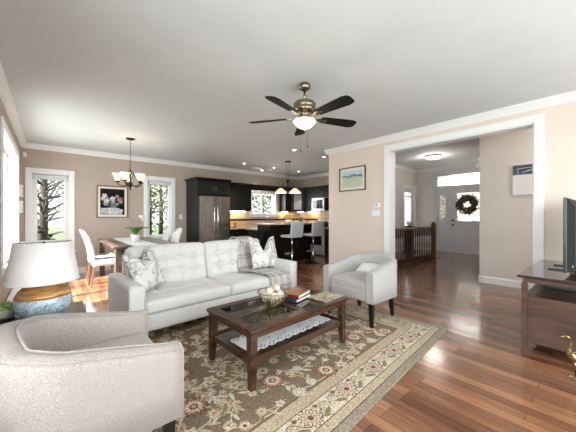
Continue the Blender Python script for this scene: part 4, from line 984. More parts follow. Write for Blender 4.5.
# ================================================================== KITCHEN
def cabinet(name, lab, x0, y0, z0, x1, y1, z1, front, doors, cat='cabinet', grp='black kitchen cabinets', glassd=False, handle='v', crown=False, mt='blackwood', low=False):
    """front: '-y' or '-x' ; doors: list of (u0,u1,z0,z1,hside) fractions of the front"""
    e = thing(name, lab, cat, (x0, y0, z0), 0, grp); W_, D_, H_ = x1-x0, y1-y0, z1-z0
    mb = MB(); mb.box(0, 0 if front != '-y' else .02, 0, W_, D_, H_, .001) if front == '-y' else mb.box(.02, 0, 0, W_, D_, H_, .001)
    obj('body', mb, mt, e)
    for (u0, u1, v0, v1, hs) in doors:
        L_ = W_ if front == '-y' else D_
        a, b_, c, d_ = u0*L_+.003, u1*L_-.003, v0*H_+.003, v1*H_-.003
        def bx(mb, p, q, r_, s_, t0, t1, bev=.002):
            if front == '-y': mb.box(p, t0, r_, q, t1, s_, bev)
            else: mb.box(t0, L_-q if 0 else p, r_, t1, q, s_, bev)
        mb = MB(); rl = min(.06, (b_-a)*.25, (d_-c)*.3)
        bx(mb, a, a+rl, c, d_, -.002, .019); bx(mb, b_-rl, b_, c, d_, -.002, .019); bx(mb, a+rl, b_-rl, c, c+rl, -.002, .019); bx(mb, a+rl, b_-rl, d_-rl, d_, -.002, .019)
        if not glassd: bx(mb, a+rl, b_-rl, c+rl, d_-rl, .006, .019); bx(mb, a+rl+.02, b_-rl-.02, c+rl+.02, d_-rl-.02, .001, .012, .004)
        dr = (d_-c) < .26
        o = obj('drawer' if dr else 'door', mb, mt, e)
        if glassd: g_ = MB(); bx(g_, a+rl, b_-rl, c+rl, d_-rl, .008, .012, 0); obj('glass_pane', g_, 'cabglass', o)
        mb = MB()
        def P_(u, z, t): return Vector((u, t, z)) if front == '-y' else Vector((t, u, z))
        if dr or hs == 'h':
            m_ = (a+b_)/2; mb.tube([P_(m_-.06, (c+d_)/2, -.002), P_(m_-.05, (c+d_)/2, -.03), P_(m_+.05, (c+d_)/2, -.03), P_(m_+.06, (c+d_)/2, -.002)], .005, 6)
        else:
            u = a+.03 if hs == 'l' else b_-.03; zc_ = (d_-.16) if low else (c+.15 if H_ > .5 else (c+d_)/2); hl = min(.06, (d_-c)*.28)
            mb.tube([P_(u, zc_-hl-.01, -.002), P_(u, zc_-hl, -.03), P_(u, zc_+hl, -.03), P_(u, zc_+hl+.01, -.002)], .005, 6)
        obj('handle', mb, 'steel', o)
    if crown:
        mb = MB(); o_ = .05
        mb.loft([[Vector(p) for p in ((-q*(front == '-y' and crown == 'both'), -q if front == '-y' else 0, H_+z), (W_+0, -q if front == '-y' else 0, H_+z), (W_, D_, H_+z), (-q*(front == '-y' and crown == 'both'), D_, H_+z))] if front == '-y' else [Vector(p) for p in ((-q, 0, H_+z), (W_, 0, H_+z), (W_, D_, H_+z), (-q, D_, H_+z))] for q, z in ((.0, 0), (.012, .02), (.045, .05), (.05, .07))], smooth=False)
        obj('cornice', mb, mt, e)
    return e
FY = 6.95
# fridge surround
ts = thing('fridge_surround', 'tall black panels and cabinet enclosing the fridge', 'cabinet', (2.88, FY, 0), 0, 'black kitchen cabinets')
mb = MB(); mb.box(0, 0, 0, .03, BY-FY-.001, 2.20, .002); obj('side_panel', mb, 'blackwood', ts)
mb = MB(); mb.box(.93, 0, 0, .96, BY-FY-.001, 2.20, .002); obj('side_panel', mb, 'blackwood', ts)
mb = MB(); mb.box(.03, .02, 1.84, .93, BY-FY-.001, 2.20, .001); obj('over_fridge_box', mb, 'blackwood', ts)
for (a, b_, hs) in ((.035, .478, 'r'), (.482, .925, 'l')):
    mb = MB(); c, d_, rl = 1.85, 2.19, .055
    mb.box(a, 0, c, a+rl, .019, d_, .002); mb.box(b_-rl, 0, c, b_, .019, d_, .002); mb.box(a+rl, 0, c, b_-rl, .019, c+rl, .002); mb.box(a+rl, 0, d_-rl, b_-rl, .019, d_, .002); mb.box(a+rl, .008, c+rl, b_-rl, .019, d_-rl); mb.box(a+rl+.02, .003, c+rl+.02, b_-rl-.02, .012, d_-rl-.02, .004)
    o = obj('door', mb, 'blackwood', ts); u = b_-.03 if hs == 'r' else a+.03; mb = MB(); mb.tube([(u, -.0, 1.92), (u, -.03, 1.93), (u, -.03, 2.08), (u, 0, 2.09)], .006, 6); obj('handle', mb, 'steel', o)
mb = MB(); mb.loft([[Vector((-q, -q, 2.20+z)), Vector((.96+q*.2, -q, 2.20+z)), Vector((.96+q*.2, BY-FY-.001, 2.20+z)), Vector((-q, BY-FY-.001, 2.20+z))] for q, z in ((0, 0), (.012, .02), (.05, .055), (.055, .075))], smooth=False); obj('cornice', mb, 'blackwood', ts)
# fridge
fr = thing('refrigerator', 'stainless steel french-door refrigerator', 'refrigerator', (2.92, FY-.05, 0))
mb = MB(); mb.box(.01, .06, .02, .88, .70, 1.80, .004); obj('body', mb, 'range', fr)
for i, (a, b_) in enumerate(((.01, .4425), (.4475, .88))):
    mb = MB(); mb.box(a, 0, .66, b_, .058, 1.80, .012, seg=2); o = obj('door', mb, 'steel', fr)
    u = .405 if i == 0 else .485; s_ = -1 if i == 0 else 1; mb = MB(); mb.tube([(u, -.0, .80), (u+s_*.004, -.045, .88), (u+s_*.012, -.055, 1.18), (u+s_*.004, -.045, 1.48), (u, 0, 1.56)], .012, 10); obj('handle', mb, 'chrome', o)
mb = MB(); mb.box(.01, 0, .06, .88, .058, .65, .012, seg=2); o = obj('freezer_drawer', mb, 'steel', fr); mb = MB(); mb.tube([(.10, 0, .57), (.12, -.05, .58), (.77, -.05, .58), (.79, 0, .57)], .012, 10); obj('handle', mb, 'chrome', o)
# back wall uppers
UY = BY-.34
cabinet('wall_cabinet', 'black wall cabinet between the fridge and kitchen window', 3.85, UY, 1.42, 4.80, BY-.001, 2.20, '-y', [(0, .5, 0, 1, 'r'), (.5, 1, 0, 1, 'l')], crown='one')
vl = thing('window_valance', 'black wooden valance board above the kitchen window', 'valance', (4.805, UY, 2.09)); mb = MB(); mb.box(0, 0, 0, 1.39, .02, .11, .002); obj('board', mb, 'blackwood', vl)
mb = MB(); mb.loft([[Vector((0, -q, .11+z)), Vector((1.39, -q, .11+z)), Vector((1.39, .02, .11+z)), Vector((0, .02, .11+z))] for q, z in ((0, 0), (.012, .02), (.045, .05), (.05, .07))], smooth=False); obj('cornice', mb, 'blackwood', vl)
cabinet('wall_cabinet', 'black wall cabinet right of the kitchen window', 6.20, UY, 1.42, 6.48, BY-.001, 2.20, '-y', [(0, 1, 0, 1, 'r')], crown='one')
# corner cabinet with glass door
cc = thing('corner_cabinet', 'black corner wall cabinet with grey glass door', 'cabinet', (0, 0, 1.42), 0, 'black kitchen cabinets')
mb = MB(); pg = [(6.50, UY+.02), (6.50, BY-.001), (KX-.001, BY-.001), (KX-.001, 7.07), (KX-.32, 7.07)]; mb.prism(pg, 'z', 0, .78); obj('body', mb, 'blackwood', cc)
A = Vector((6.50, UY, 0)); B = Vector((KX-.34, 7.06, 0)); dv = (B-A); an = math.atan2(dv.y, dv.x); mt_ = T(A.x, A.y, 0, an); Ld = dv.length
mb = MB()
for q in ((.0, 0, Ld*.18, .78), (Ld*.82, 0, Ld, .78), (Ld*.18, 0, Ld*.82, .08), (Ld*.18, .70, Ld*.82, .78)): mb.box(q[0], -.022, q[1], q[2], -.003, q[3], .002, mtx=mt_)
o = obj('door', mb, 'blackwood', cc); mb = MB(); mb.box(Ld*.18, -.014, .08, Ld*.82, -.010, .70, mtx=mt_); M['greyglass'] = mat('grey_pattern_glass', srgb(120, 124, 132), .15); obj('glass_pane', mb, 'greyglass', o)
mb = MB(); mb.prism([(6.50, UY-.03), (6.50, BY-.001), (KX-.001, BY-.001), (KX-.001, 7.07), (KX-.37, 7.07)], 'z', .781, .85); obj('cornice', mb, 'blackwood', cc)
KU = KX-.34
cabinet('wall_cabinet', 'black wall cabinet left of the microwave', KU, 6.62, 1.42, KX-.001, 7.06, 2.20, '-x', [(0, 1, 0, 1, 'l')], crown='one')
cabinet('wall_cabinet', 'black wall cabinet above the microwave', KU, 5.84, 1.88, KX-.001, 6.60, 2.20, '-x', [(0, .5, 0, 1, 'r'), (.5, 1, 0, 1, 'l')], crown='one')
cabinet('wall_cabinet', 'black wall cabinet right of the microwave', KU, 4.9, 1.42, KX-.001, 5.82, 2.20, '-x', [(0, .5, 0, 1, 'r'), (.5, 1, 0, 1, 'l')], crown='one')
mw = thing('microwave', 'stainless microwave above the range', 'microwave', (KX-.40, 5.845, 1.44))
mb = MB(); mb.box(.02, 0, 0, .38, .75, .43, .003); obj('body', mb, 'range', mw)
mb = MB(); mb.box(0, .20, .01, .018, .75, .42, .004); o = obj('door', mb, 'range', mw); g_ = MB(); g_.box(-.003, .27, .07, .004, .70, .36, .002); obj('window', g_, 'darkmetal', o); g_ = MB(); g_.cyl((-.03, .225, .06), (-.03, .225, .37), .009); g_.box(-.03, .22, .06, .002, .23, .08); g_.box(-.03, .22, .35, .002, .23, .37); obj('handle', g_, 'chrome', o)
mb = MB(); mb.box(0, 0, .01, .018, .195, .42, .003); obj('control_panel', mb, 'darkmetal', mw)
# base cabinets
BYF = BY-.62
for (xa, xb, lb_) in ((3.85, 4.45, 'black base cabinet beside the fridge'), (4.45, 5.05, 'black base cabinet left of the sink'), (5.05, 5.97, 'black base cabinet under the kitchen sink'), (5.97, 6.49, 'black base cabinet right of the sink')):
    if xa == 5.05: cabinet('base_cabinet', lb_, xa+.001, BYF, .0, xb-.001, BY-.001, .88, '-y', [(0, .5, .1, 1, 'r'), (.5, 1, .1, 1, 'l')], low=True)
    else: cabinet('base_cabinet', lb_, xa+.001, BYF, .0, xb-.001, BY-.001, .88, '-y', [(0, 1, .80, 1, 'h'), (0, 1, .1, .80, 'r')], low=True)
KF = KX-.62
cabinet('base_cabinet', 'black base cabinet in the kitchen corner', KF, 6.62, 0, KX-.001, BYF-.003, .88, '-x', [(0, 1, .8, 1, 'h'), (0, 1, .1, .8, 'l')], low=True)
cabinet('base_cabinet', 'black base cabinet right of the range', KF, 4.9, 0, KX-.001, 5.82, .88, '-x', [(0, .5, .8, 1, 'h'), (.5, 1, .8, 1, 'h'), (0, .5, .1, .8, 'l'), (.5, 1, .1, .8, 'l')], low=True)
cbt = MB(); cbt.box(3.845, BYF-.03, .882, KX-.002, BY-.002, .92, .004); cbt.box(KF-.03, 6.615, .8825, KX-.002, BYF-.031, .9195, .003)
o = obj('countertop', cbt, 'granite'); tag(o, 'speckled stone countertop along the kitchen back wall', 'countertop')
cbt = MB(); cbt.box(KF-.03, 4.88, .882, KX-.002, 5.825, .92, .004); o = obj('countertop', cbt, 'granite'); tag(o, 'speckled stone countertop right of the range', 'countertop')
mb = MB(); mb.box(3.845, BY-.012, .922, 4.80, BY-.002, 1.418); mb.box(4.80, BY-.012, .922, 6.20, BY-.002, 1.20); mb.box(6.20, BY-.012, .922, KX-.014, BY-.002, 1.418); mb.box(KX-.012, 4.9, .922, KX-.002, BY-.013, 1.418)
mb.mi = 1; mb.box(3.845, BY-.015, 1.12, KX-.016, BY-.011, 1.175); mb.box(KX-.015, 4.9, 1.12, KX-.011, BY-.016, 1.175)
struct('trim_backsplash', mb, ['backsplash', 'legblack'], label='beige tile backsplash with a dark accent band', cat='trim')
# range
rg = thing('kitchen_range', 'stainless electric range under the microwave', 'range', (KF-.02, 5.84, 0))
mb = MB(); mb.box(.02, 0, .03, .62, .76, .905, .004); obj('body', mb, 'range', rg)
mb = MB(); mb.box(.0, .0, .905, .63, .76, .92, .002); obj('cooktop', mb, 'darkmetal', rg)
mb = MB(); mb.box(.53, 0, .92, .62, .76, 1.16, .006); o = obj('control_panel', mb, 'range', rg); mb = MB(); mb.box(.526, .26, .98, .531, .50, 1.08, .002); obj('clock', mb, 'black', o)
for y_ in (.09, .18, .58, .67): mb = MB(); mb.cyl((.53, y_, 1.03), (.505, y_, 1.03), .02, seg=12); obj('dial', mb, 'black', o)
mb = MB(); mb.box(0, .01, .24, .022, .75, .89, .004); o = obj('oven_door', mb, 'range', rg); mb = MB(); mb.box(-.002, .10, .34, .003, .66, .68, .002); obj('window', mb, 'darkmetal', o); mb = MB(); mb.cyl((-.04, .07, .80), (-.04, .69, .80), .011); mb.box(-.04, .08, .79, .002, .10, .81); mb.box(-.04, .66, .79, .002, .68, .81); obj('handle', mb, 'chrome', o)
mb = MB(); mb.box(0, .01, .05, .022, .75, .23, .004); obj('drawer', mb, 'range', rg)
kt = thing('kettle', 'black kettle on the range cooktop', 'kettle', (KF+.28, 6.02, .921)); mb = MB(); mb.lathe([(.08, 0), (.09, .02), (.085, .08), (.05, .12), (.015, .13), (.018, .15), (0, .155)], seg=20); mb.tube([(-.07, 0, .08), (-.11, 0, .10), (-.13, 0, .13)], [.018, .012, .008], 8); obj('body', mb, 'black', kt); mb = MB(); mb.tube([(-.07, 0, .10), (-.06, 0, .18), (0, 0, .20), (.06, 0, .18), (.07, 0, .10)], .008, 8); obj('handle', mb, 'black', kt)
# faucet and counter items
fc = thing('faucet', 'chrome gooseneck faucet below the kitchen window', 'faucet', (5.52, BY-.12, .921)); mb = MB(); mb.lathe([(.028, 0), (.024, .03), (.014, .05), (.014, .06)], seg=12); mb.tube([(0, 0, .05), (0, 0, .25), (0, -.03, .31), (0, -.09, .33), (0, -.15, .30), (0, -.16, .24)], .012, 10); obj('spout', mb, 'chrome', fc); mb = MB(); mb.tube([(.02, 0, .06), (.08, 0, .09)], .007, 8); obj('lever', mb, 'chrome', fc)
for i, (x, y, z, h_, r_, m_, nm, lb_) in enumerate(((4.05, BY-.25, .921, .20, .055, 'ceramic', 'canister', 'white canister on the counter nearest the fridge'), (4.30, BY-.22, .921, .15, .05, 'gold', 'canister', 'tan canister on the counter left of the window'), (6.3, BY-.28, .921, .22, .06, 'ceramic', 'canister', 'white canister on the counter right of the window'), (6.85, 7.2, .921, .24, .06, 'stone', 'canister', 'grey canister in the kitchen corner'))):
    e = thing(nm, lb_, 'canister', (x, y, z), 0, 'kitchen canisters'); mb = MB(); mb.lathe([(r_*.9, 0), (r_, .01), (r_, h_*.85), (r_*.9, h_*.88)], seg=18); obj('jar', mb, m_, e); mb = MB(); mb.lathe([(r_*1.02, h_*.88), (r_*1.02, h_*.95), (.012, h_*.96), (.014, h_*1.05), (0, h_*1.06)], seg=18); obj('lid', mb, m_, e)
# under-cabinet strips
def strip(x, y, sx_, sy_, lab):
    e = thing('under_cabinet_light', lab, 'light', (x, y, 1.418), 0, 'under-cabinet lights'); mb = MB(); mb.box(-sx_/2, -sy_/2, -.012, sx_/2, sy_/2, 0); obj('diffuser', mb, 'warmstrip', e)
M['warmstrip'] = mat('warm_strip', (1, .8, .5), .5, emit=(1, .70, .36), es=30)
strip(4.3, BY-.12, .80, .03, 'warm strip light under the cabinet beside the fridge'); strip(6.34, BY-.12, .24, .03, 'warm strip light under the cabinet right of the window'); strip(6.9, 7.35, .25, .03, 'warm strip light under the corner cabinet'); strip(KX-.12, 6.84, .03, .36, 'warm strip light under the cabinet left of the microwave')

# island
isl = thing('kitchen_island', 'black kitchen island with raised stone bar top', 'island', (4.05, 5.78, 0))
IW = 1.80
mb = MB(); mb.box(.06, .0, 0, IW-.06, .03, 1.04, .002)
for q in range(3): u = .14+.54*q; mb.box(u, -.008, .14, u+.46, .001, .94, .003)
obj('bar_panel', mb, 'blackwood', isl)
mb = MB(); mb.box(.06, .03, .0, IW-.06, .62, .88, .002); obj('body', mb, 'blackwood', isl)
prof = [(.62, 0), (.62, .90), (.14, .90), (.14, 1.045), (-.36, 1.045), (-.36, .99)]+[(-.34+.27*math.sin(t_)*1.0, .99-.05-.30*(1-math.cos(t_))*1.0) for t_ in [0, .35, .7, 1.05, 1.4]]+[(-.05, .60), (-.01, .50), (-.0, .40), (-.03, .30), (-.03, 0)]
for x_ in (0, IW-.06):
    mb = MB(); mb.prism(prof, 'x', x_, x_+.06); obj('end_panel', mb, 'blackwood', isl)
mb = MB(); mb.box(-.06, -.40, 1.046, IW+.06, .16, 1.082, .006); obj('bar_top', mb, 'granite', isl)
mb = MB(); mb.box(-.04, .165, .902, IW+.04, .66, .935, .005); obj('worktop', mb, 'granite', isl)
vs_ = thing('flower_arrangement', 'yellow flowers in a low pot on the island bar', 'flowers', (4.98, 5.72, 1.083)); mb = MB(); mb.lathe([(.05, 0), (.07, .05), (.075, .09), (.06, .09), (0, .08)], seg=18); obj('pot', mb, 'ceramic', vs_)
random.seed(5); mb = MB()
for i in range(60):
    a = random.uniform(0, 2*PI); e_ = random.uniform(.15, 1.5); r_ = .16; mb.ball((r_*1.1*math.cos(a)*math.cos(e_), r_*math.sin(a)*math.cos(e_), .10+r_*.75*math.sin(e_)), .02, 1, (1, 1, .7))
obj('blooms', mb, 'yellow', vs_)
for i, (x, y, lb_) in enumerate(((5.22, 5.70, 'small white bowl right of the yellow flowers'), (4.80, 5.62, 'small white bowl left of the yellow flowers'))):
    mb = MB(); mb.lathe([(.03, 0), (.055, .03), (.062, .06), (.056, .06), (.045, .03), (0, .02)], seg=18); o = obj('bowl', mb, 'ceramic'); tag(o, lb_, 'bowl', 'bowls on the island bar'); o.location = (x, y, 1.083)
pg_ = thing('small_plant', 'small green plant in a pot on the island bar', 'plant', (5.40, 5.74, 1.083)); mb = MB(); mb.lathe([(.035, 0), (.05, .07), (0, .07)], seg=14); obj('pot', mb, 'black', pg_); mb = MB()
for i in range(26):
    a = random.uniform(0, 2*PI); e_ = random.uniform(.3, 1.4); c_ = Vector((0, 0, .07)); d_ = Vector((math.cos(a)*math.cos(e_), math.sin(a)*math.cos(e_), math.sin(e_))); mb.tube([c_, c_+d_*.05, c_+d_*.1], [.003, .012, .002], 5)
obj('leaves', mb, 'green', pg_)
# bar stools (facing +y)
bs = thing('bar_stool', 'white cushioned bar stool on a chrome post, left of the pair', 'bar stool', (4.62, 5.22, 0), 0, 'white bar stools at the island')
mb = MB(); mb.lathe([(.21, 0), (.21, .008), (.19, .014), (.04, .028), (.035, .04), (0, .04)], seg=30); obj('base', mb, 'legblack', bs)
mb = MB(); mb.cyl((0, 0, .035), (0, 0, .42), .03); mb.cyl((0, 0, .42), (0, 0, .735), .02); obj('post', mb, 'chrome', bs)
mb = MB(); mb.tube([(.03*math.cos(PI/2), .03, .32), (.13, .06, .32), (.15, .15, .32), (.08, .20, .32), (-.08, .20, .32), (-.15, .15, .32), (-.13, .06, .32), (0, .03, .32)], .009, 8); obj('footrest', mb, 'chrome', bs)
mb = MB(); mb.rbox((0, .02, .765), (.42, .42, .065), .03, 8); obj('seat', mb, 'stoolfab', bs)
mb = MB(); mb.rbox((0, 0, 0), (.41, .055, .37), .025, 8, mtx=T(0, -.185, .95, 0, math.radians(7))); obj('backrest', mb, 'stoolfab', bs)
dup(bs, (5.40, 5.24, 0), math.radians(-4), 'white cushioned bar stool on a chrome post, right of the pair')
# island pendant
pd = thing('pendant_light', 'bronze double pendant with cone glass shades over the island', 'pendant light', (4.86, 5.66, 0), math.radians(-38))
mb = MB(); mb.lathe([(0, CE-.001), (.085, CE-.001), (.08, CE-.02), (0, CE-.03)]); obj('canopy', mb, 'bronze', pd)
mb = MB(); mb.cyl((-.035, 0, CE-.03), (-.035, 0, 2.22), .005); mb.cyl((.035, 0, CE-.03), (.035, 0, 2.22), .005); obj('rods', mb, 'bronze', pd)
mb = MB(); mb.lathe([(0, 2.25), (.03, 2.23), (.05, 2.21), (.02, 2.18), (.012, 2.0), (.03, 1.96), (.012, 1.93), (0, 1.90)], seg=14)
for s in (-1, 1):
    mb.tube([(s*.01, 0, 2.0), (s*.08, 0, 1.93), (s*.16, 0, 1.95), (s*.19, 0, 2.03), (s*.16, 0, 2.08)], .008, 8); mb.tube([(s*.02, 0, 2.20), (s*.10, 0, 2.16), (s*.14, 0, 2.06), (s*.08, 0, 2.02), (s*.06, 0, 2.08)], .007, 8); mb.lathe([(0, 2.04), (.03, 2.04), (.035, 2.01), (0, 2.0)], s*.19, 0, 12)
obj('scroll_frame', mb, 'bronze', pd)
for s in (-1, 1): mb = MB(); mb.lathe([(.028, 2.02), (.06, 2.0), (.12, 1.95), (.165, 1.89), (.160, 1.89), (.115, 1.945), (.05, 1.995), (.0, 2.012)], s*.19, 0, 28); obj('glass_shade', mb, 'shade', pd)
plight('pendant_lamp', (-.19, 0, 1.86), 2.5, (1, .8, .56), .05, pd); plight('pendant_lamp', (.19, 0, 1.86), 2.5, (1, .8, .56), .05, pd)
# recessed lights
def zpt(px, py, z):
    u = (px-288)/277; v_ = (216-py)/277; t_ = (z-1.27)/v_; s_, c_ = math.sin(math.radians(40.67)), math.cos(math.radians(40.67)); return (t_*(s_+c_*u), t_*(c_-s_*u))
proto = None
RLP = [((4.11, 6.67), 'in front of the fridge'), ((5.17, 7.30), 'nearest the kitchen window'), ((5.17, 6.67), 'left of the pendant'), ((4.13, 4.59), 'over the passage behind the fan'), ((5.18, 4.65), 'beside the corner of the cream wall'), ((6.23, 6.71), 'right of the pendant')]
for i, ((x, y), lb_) in enumerate(RLP):
    lab = 'small round recessed ceiling light '+lb_
    if proto is None:
        proto = thing('recessed_light', lab, 'ceiling light', (x, y, CE), 0, 'recessed ceiling lights')
        mb = MB(); mb.lathe([(.032, -.001), (.032, -.004), (.052, -.006), (.056, -.001)], seg=20, caps=False); obj('trim_ring', mb, 'ceramic', proto); mb = MB(); mb.lathe([(.0, -.003), (.032, -.003), (.032, -.001), (0, -.001)], seg=20); obj('lens', mb, 'hot', proto)
    else: dup(proto, (x, y, CE), 0, lab)
    l_ = bpy.data.lights.new('recessed_spot', 'SPOT'); l_.energy = 9; l_.spot_size = 1.9; l_.spot_blend = .6; l_.color = (1, .92, .8); l_.shadow_soft_size = .04; o = bpy.data.objects.new('recessed_spot', l_); C.objects.link(o); o.location = (x, y, CE-.03)

# ================================================================== HALL
M['hallglass'] = mat('lit_dish', (1, .95, .85), .4, emit=(1, .88, .7), es=1.2)
hl = thing('flush_ceiling_light', 'round flush glass ceiling light in the entry hall', 'ceiling light', (8.5, 3.37, HC))
mb = MB(); mb.lathe([(0, -.001), (.22, -.001), (.22, -.03), (.0, -.03)], seg=32); obj('pan', mb, 'nickel', hl); mb = MB(); mb.lathe([(.205, -.031), (.20, -.06), (.16, -.085), (.0, -.10)], seg=32); obj('glass_dish', mb, 'hallglass', hl)
plight('hall_point_light', (0, 0, -.18), 17, (1, .94, .86), .25, hl)
dup(hl, (5.55, -.35, HC), 0, 'unseen flush ceiling light added to brighten the hall partition')  # out-of-view fixture added to brighten the partition
plight('hall_point_light', (5.55, -.35, HC-.18), 17, (1, .98, .96), .25)  # light for the added fixture
# railing along y = 3.25
rl_ = thing('stair_railing', 'brown wooden railing with turned balusters around the stairwell', 'railing', (6.12, 3.27, 0))
LR = 2.11
mb = MB(); mb.prism([(-.03, .93), (.03, .93), (.034, .955), (.02, .98), (-.02, .98), (-.034, .955)], 'x', 0, LR-.05); obj('handrail', mb, 'oak', rl_)
mb = MB(); mb.box(-.02, -.04, 0, LR-.05, .04, .02, .003); obj('base_rail', mb, 'oak', rl_)
nb = 19
for i in range(nb):
    x = .03+(LR-.14)*i/(nb-1); mb = MB(); mb.box(x-.015, -.015, .02, x+.015, .015, .20); mb.lathe([(.012, .20), (.016, .22), (.010, .24), (.014, .42), (.009, .70), (.012, .72), (.012, .74)], x, 0, 8); mb.box(x-.014, -.014, .74, x+.014, .014, .93); obj('baluster', mb, 'balu', rl_)
def newel(x, y, lab, h_=1.10):
    e = thing('newel_post', lab, 'newel post', (x, y, 0)); mb = MB(); mb.box(-.05, -.05, 0, .05, .05, h_-.10, .004); mb.box(-.058, -.058, 0, .058, .058, .14, .004); mb.box(-.058, -.058, h_-.22, .058, .058, h_-.20, .003); obj('shaft', mb, 'oak', e)
    mb = MB(); mb.box(-.065, -.065, h_-.10, .065, .065, h_-.07, .006); mb.lathe([(.05, h_-.07), (.035, h_-.05), (.06, h_-.02), (.045, h_), (0, h_+.01)], seg=16); obj('cap', mb, 'oak', e); return e
newel(8.25, 3.27, 'square brown newel post at the end of the hall railing')
# sloping handrail down the stairs
sr = thing('stair_handrail', 'dark sloping handrail following the steps down', 'railing', (0, 0, 0))
mb = MB(); mb.tube([(6.22, 3.93, .80), (8.9, 3.93, -1.06)], .025, 10); obj('handrail', mb, 'oak', sr)
mb = MB(); mb.tube([(6.22, 3.93, .42), (8.9, 3.93, -1.44)], .018, 8); obj('lower_rail', mb, 'balu', sr)
for i in range(2): x = 6.4+2.2*i; mb = MB(); mb.tube([(x, 3.93, .80-.694*(x-6.22)-.02), (x, 3.93, .42-.694*(x-6.22)-.42)], .016, 8); obj('post', mb, 'balu', sr)
# pedestal with white bowl by the hall window
pe = thing('pedestal_stand', 'slim black pedestal stand beside the hall window', 'pedestal', (9.62, 4.62, 0)); mb = MB(); mb.box(-.14, -.14, 0, .14, .14, .05, .006); mb.box(-.10, -.10, .05, .10, .10, .88, .004); obj('shaft', mb, 'legblack', pe); mb = MB(); mb.box(-.15, -.15, .88, .15, .15, .92, .006); obj('top', mb, 'legblack', pe)
vz = MB(); vz.lathe([(.05, 0), (.09, .05), (.11, .13), (.09, .17), (.08, .17), (.09, .12), (0, .05)], seg=20); o = obj('vase', vz, 'ceramic'); tag(o, 'white vase on the black pedestal in the hall', 'vase'); o.location = (9.62, 4.62, .921)
# wreath on the door
wr_ = thing('door_wreath', 'dark green leafy wreath hanging on the front door', 'wreath', (HX-.03, 3.12, 1.65), -PI/2)
random.seed(12); mb = MB(); b2 = mb
for i in range(1100):
    a = random.uniform(0, 2*PI); q = random.uniform(0, 2*PI); rr = random.uniform(.02, .13); R_ = .225+rr*math.cos(q); c_ = Vector((R_*math.cos(a), -abs(rr*math.sin(q))-.01, R_*math.sin(a)))
    d_ = Vector((-math.sin(a)+random.uniform(-.8, .8), random.uniform(-.6, .0), math.cos(a)+random.uniform(-.8, .8))).normalized(); s_ = d_.cross(Vector((0, 1, 0))).normalized()*.016; L_ = random.uniform(.05, .09)
    mb.poly([c_-s_*.3, c_+d_*L_*.5-s_, c_+d_*L_, c_+d_*L_*.5+s_])
obj('leaves', mb, 'wreath', wr_) if 0 else None
M['wreath'] = mat('wreath_leaf', srgb(58, 56, 40), .7); noisy(M['wreath'], srgb(40, 44, 28), srgb(86, 72, 50), 20); obj('leaves', mb, 'wreath', wr_)
mb = MB(); mb.tube([(.24*math.cos(2*PI*i/30), -.03, .24*math.sin(2*PI*i/30)) for i in range(31)], .03, 8); obj('ring', mb, 'bark', wr_)
mb = MB(); mb.box(-.012, -.004, .24, .012, .0, .60); obj('hanger', mb, 'stone', wr_)
rr_ = MB(); rr_.box(0, 0, .001, .65, 1.1, .012, .003); 
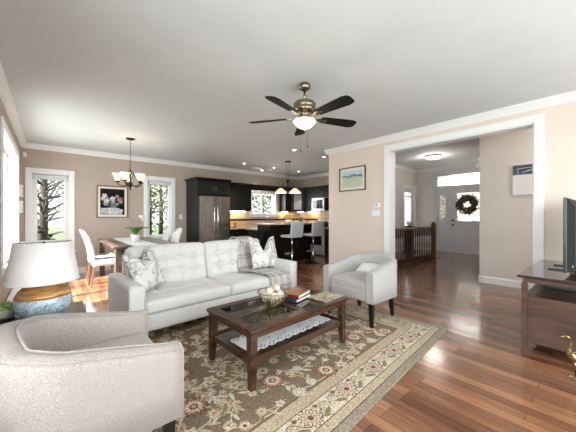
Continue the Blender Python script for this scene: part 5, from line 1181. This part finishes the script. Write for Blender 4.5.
# ================================================================== OUTSIDE
def tree(x, y, h_, cr, m_, lab, seed, bare=False, n_=900, conif=False):
    random.seed(seed); e = thing('bare_tree' if bare else 'tree', lab, 'tree', (x, y, -.3), 0, 'trees outside the windows')
    mb = MB(); mb.tube([(0, 0, 0), (.05, 0, h_*.35), (0, .05, h_*.75), (0, 0, h_)], [.14, .11, .06, .01], 8)
    for i in range(60 if bare else 14):
        z = h_*random.uniform(.12 if bare else .25, .95); a = random.uniform(0, 2*PI); L_ = cr*random.uniform(.5, 1)*(1.15-z/h_ if conif else 1); p = Vector((0, 0, z)); d_ = Vector((math.cos(a), math.sin(a), random.uniform(.1, .8))).normalized(); q_ = p+d_*L_*.5; pts = [p, q_, q_+(d_+Vector((0, 0, .3))).normalized()*L_*.5]
        mb.tube(pts, [.04, .025, .006], 5)
        if bare:
            for s_ in range(5):
                t_ = random.random(); c_ = pts[0].lerp(pts[2], .3+.7*t_); dd = Vector((random.uniform(-1, 1), random.uniform(-1, 1), random.uniform(-.2, 1))).normalized(); mb.tube([c_, c_+dd*.7], [.012, .004], 4)
    obj('trunk', mb, 'bark', e)
    if n_:
        mb = MB()
        cl = [(Vector((random.gauss(0, cr*.45), random.gauss(0, cr*.45), h_*random.uniform(.3, .95)))) for _ in range(22)]
        for i in range(n_):
            if conif: z = random.random()**1.3; r_ = cr*(1-z)*random.uniform(.5, 1); a = random.uniform(0, 2*PI); c_ = Vector((r_*math.cos(a), r_*math.sin(a), h_*(.06+.94*z)))
            else: q = random.choice(cl); c_ = q+Vector((random.gauss(0, cr*.22), random.gauss(0, cr*.22), random.gauss(0, cr*.2)))
            u = Vector((random.gauss(0, 1), random.gauss(0, 1), random.gauss(0, 1))).normalized(); v_ = u.orthogonal().normalized(); s_ = random.uniform(.05, .13)
            mb.poly([c_-u*s_, c_+v_*s_*.6, c_+u*s_, c_-v_*s_*.6])
        obj('foliage', mb, m_, e)
tree(-.2, 13.0, 6.5, 2.2, 'tleaf', 'bare branching tree outside the left corner window', 1, bare=True, n_=160)
tree(1.4, 17.0, 7.0, 2.4, 'tleaf', 'bare tree farther behind the left corner window', 11, bare=True, n_=300)
tree(-1.2, 16.0, 3.0, 1.6, 'conifer', 'low evergreen outside the left corner window', 12, n_=1500, conif=True)
tree(3.6, 14.5, 6.0, 2.0, 'tleaf', 'green leafy tree outside the narrow window', 2, n_=1500)
tree(5.0, 17.5, 5.0, 2.2, 'tleaf2', 'yellowing tree outside the narrow window', 3, n_=1600)
tree(3.0, 19.0, 7.5, 2.4, 'conifer', 'tall conifer outside the narrow window', 4, n_=1600, conif=True)
tree(8.6, 14.0, 5.5, 2.2, 'tleaf', 'leafy tree outside the kitchen window on the left', 5, n_=2400)
tree(11.0, 15.5, 6.0, 2.3, 'conifer', 'conifer outside the kitchen window on the right', 6, n_=2200, conif=True)
tree(-7.5, 15.0, 6.0, 2.4, 'conifer', 'dark conifer outside the side window', 7, n_=1600, conif=True)
tree(-10.0, 24.0, 7.0, 2.6, 'tleaf', 'leafy tree outside the side window', 8, n_=1500)
tree(19.0, 13.5, 5.0, 2.2, 'tleaf', 'leafy tree outside the narrow hall window', 9, n_=1400)
bpy.context.view_layer.update()
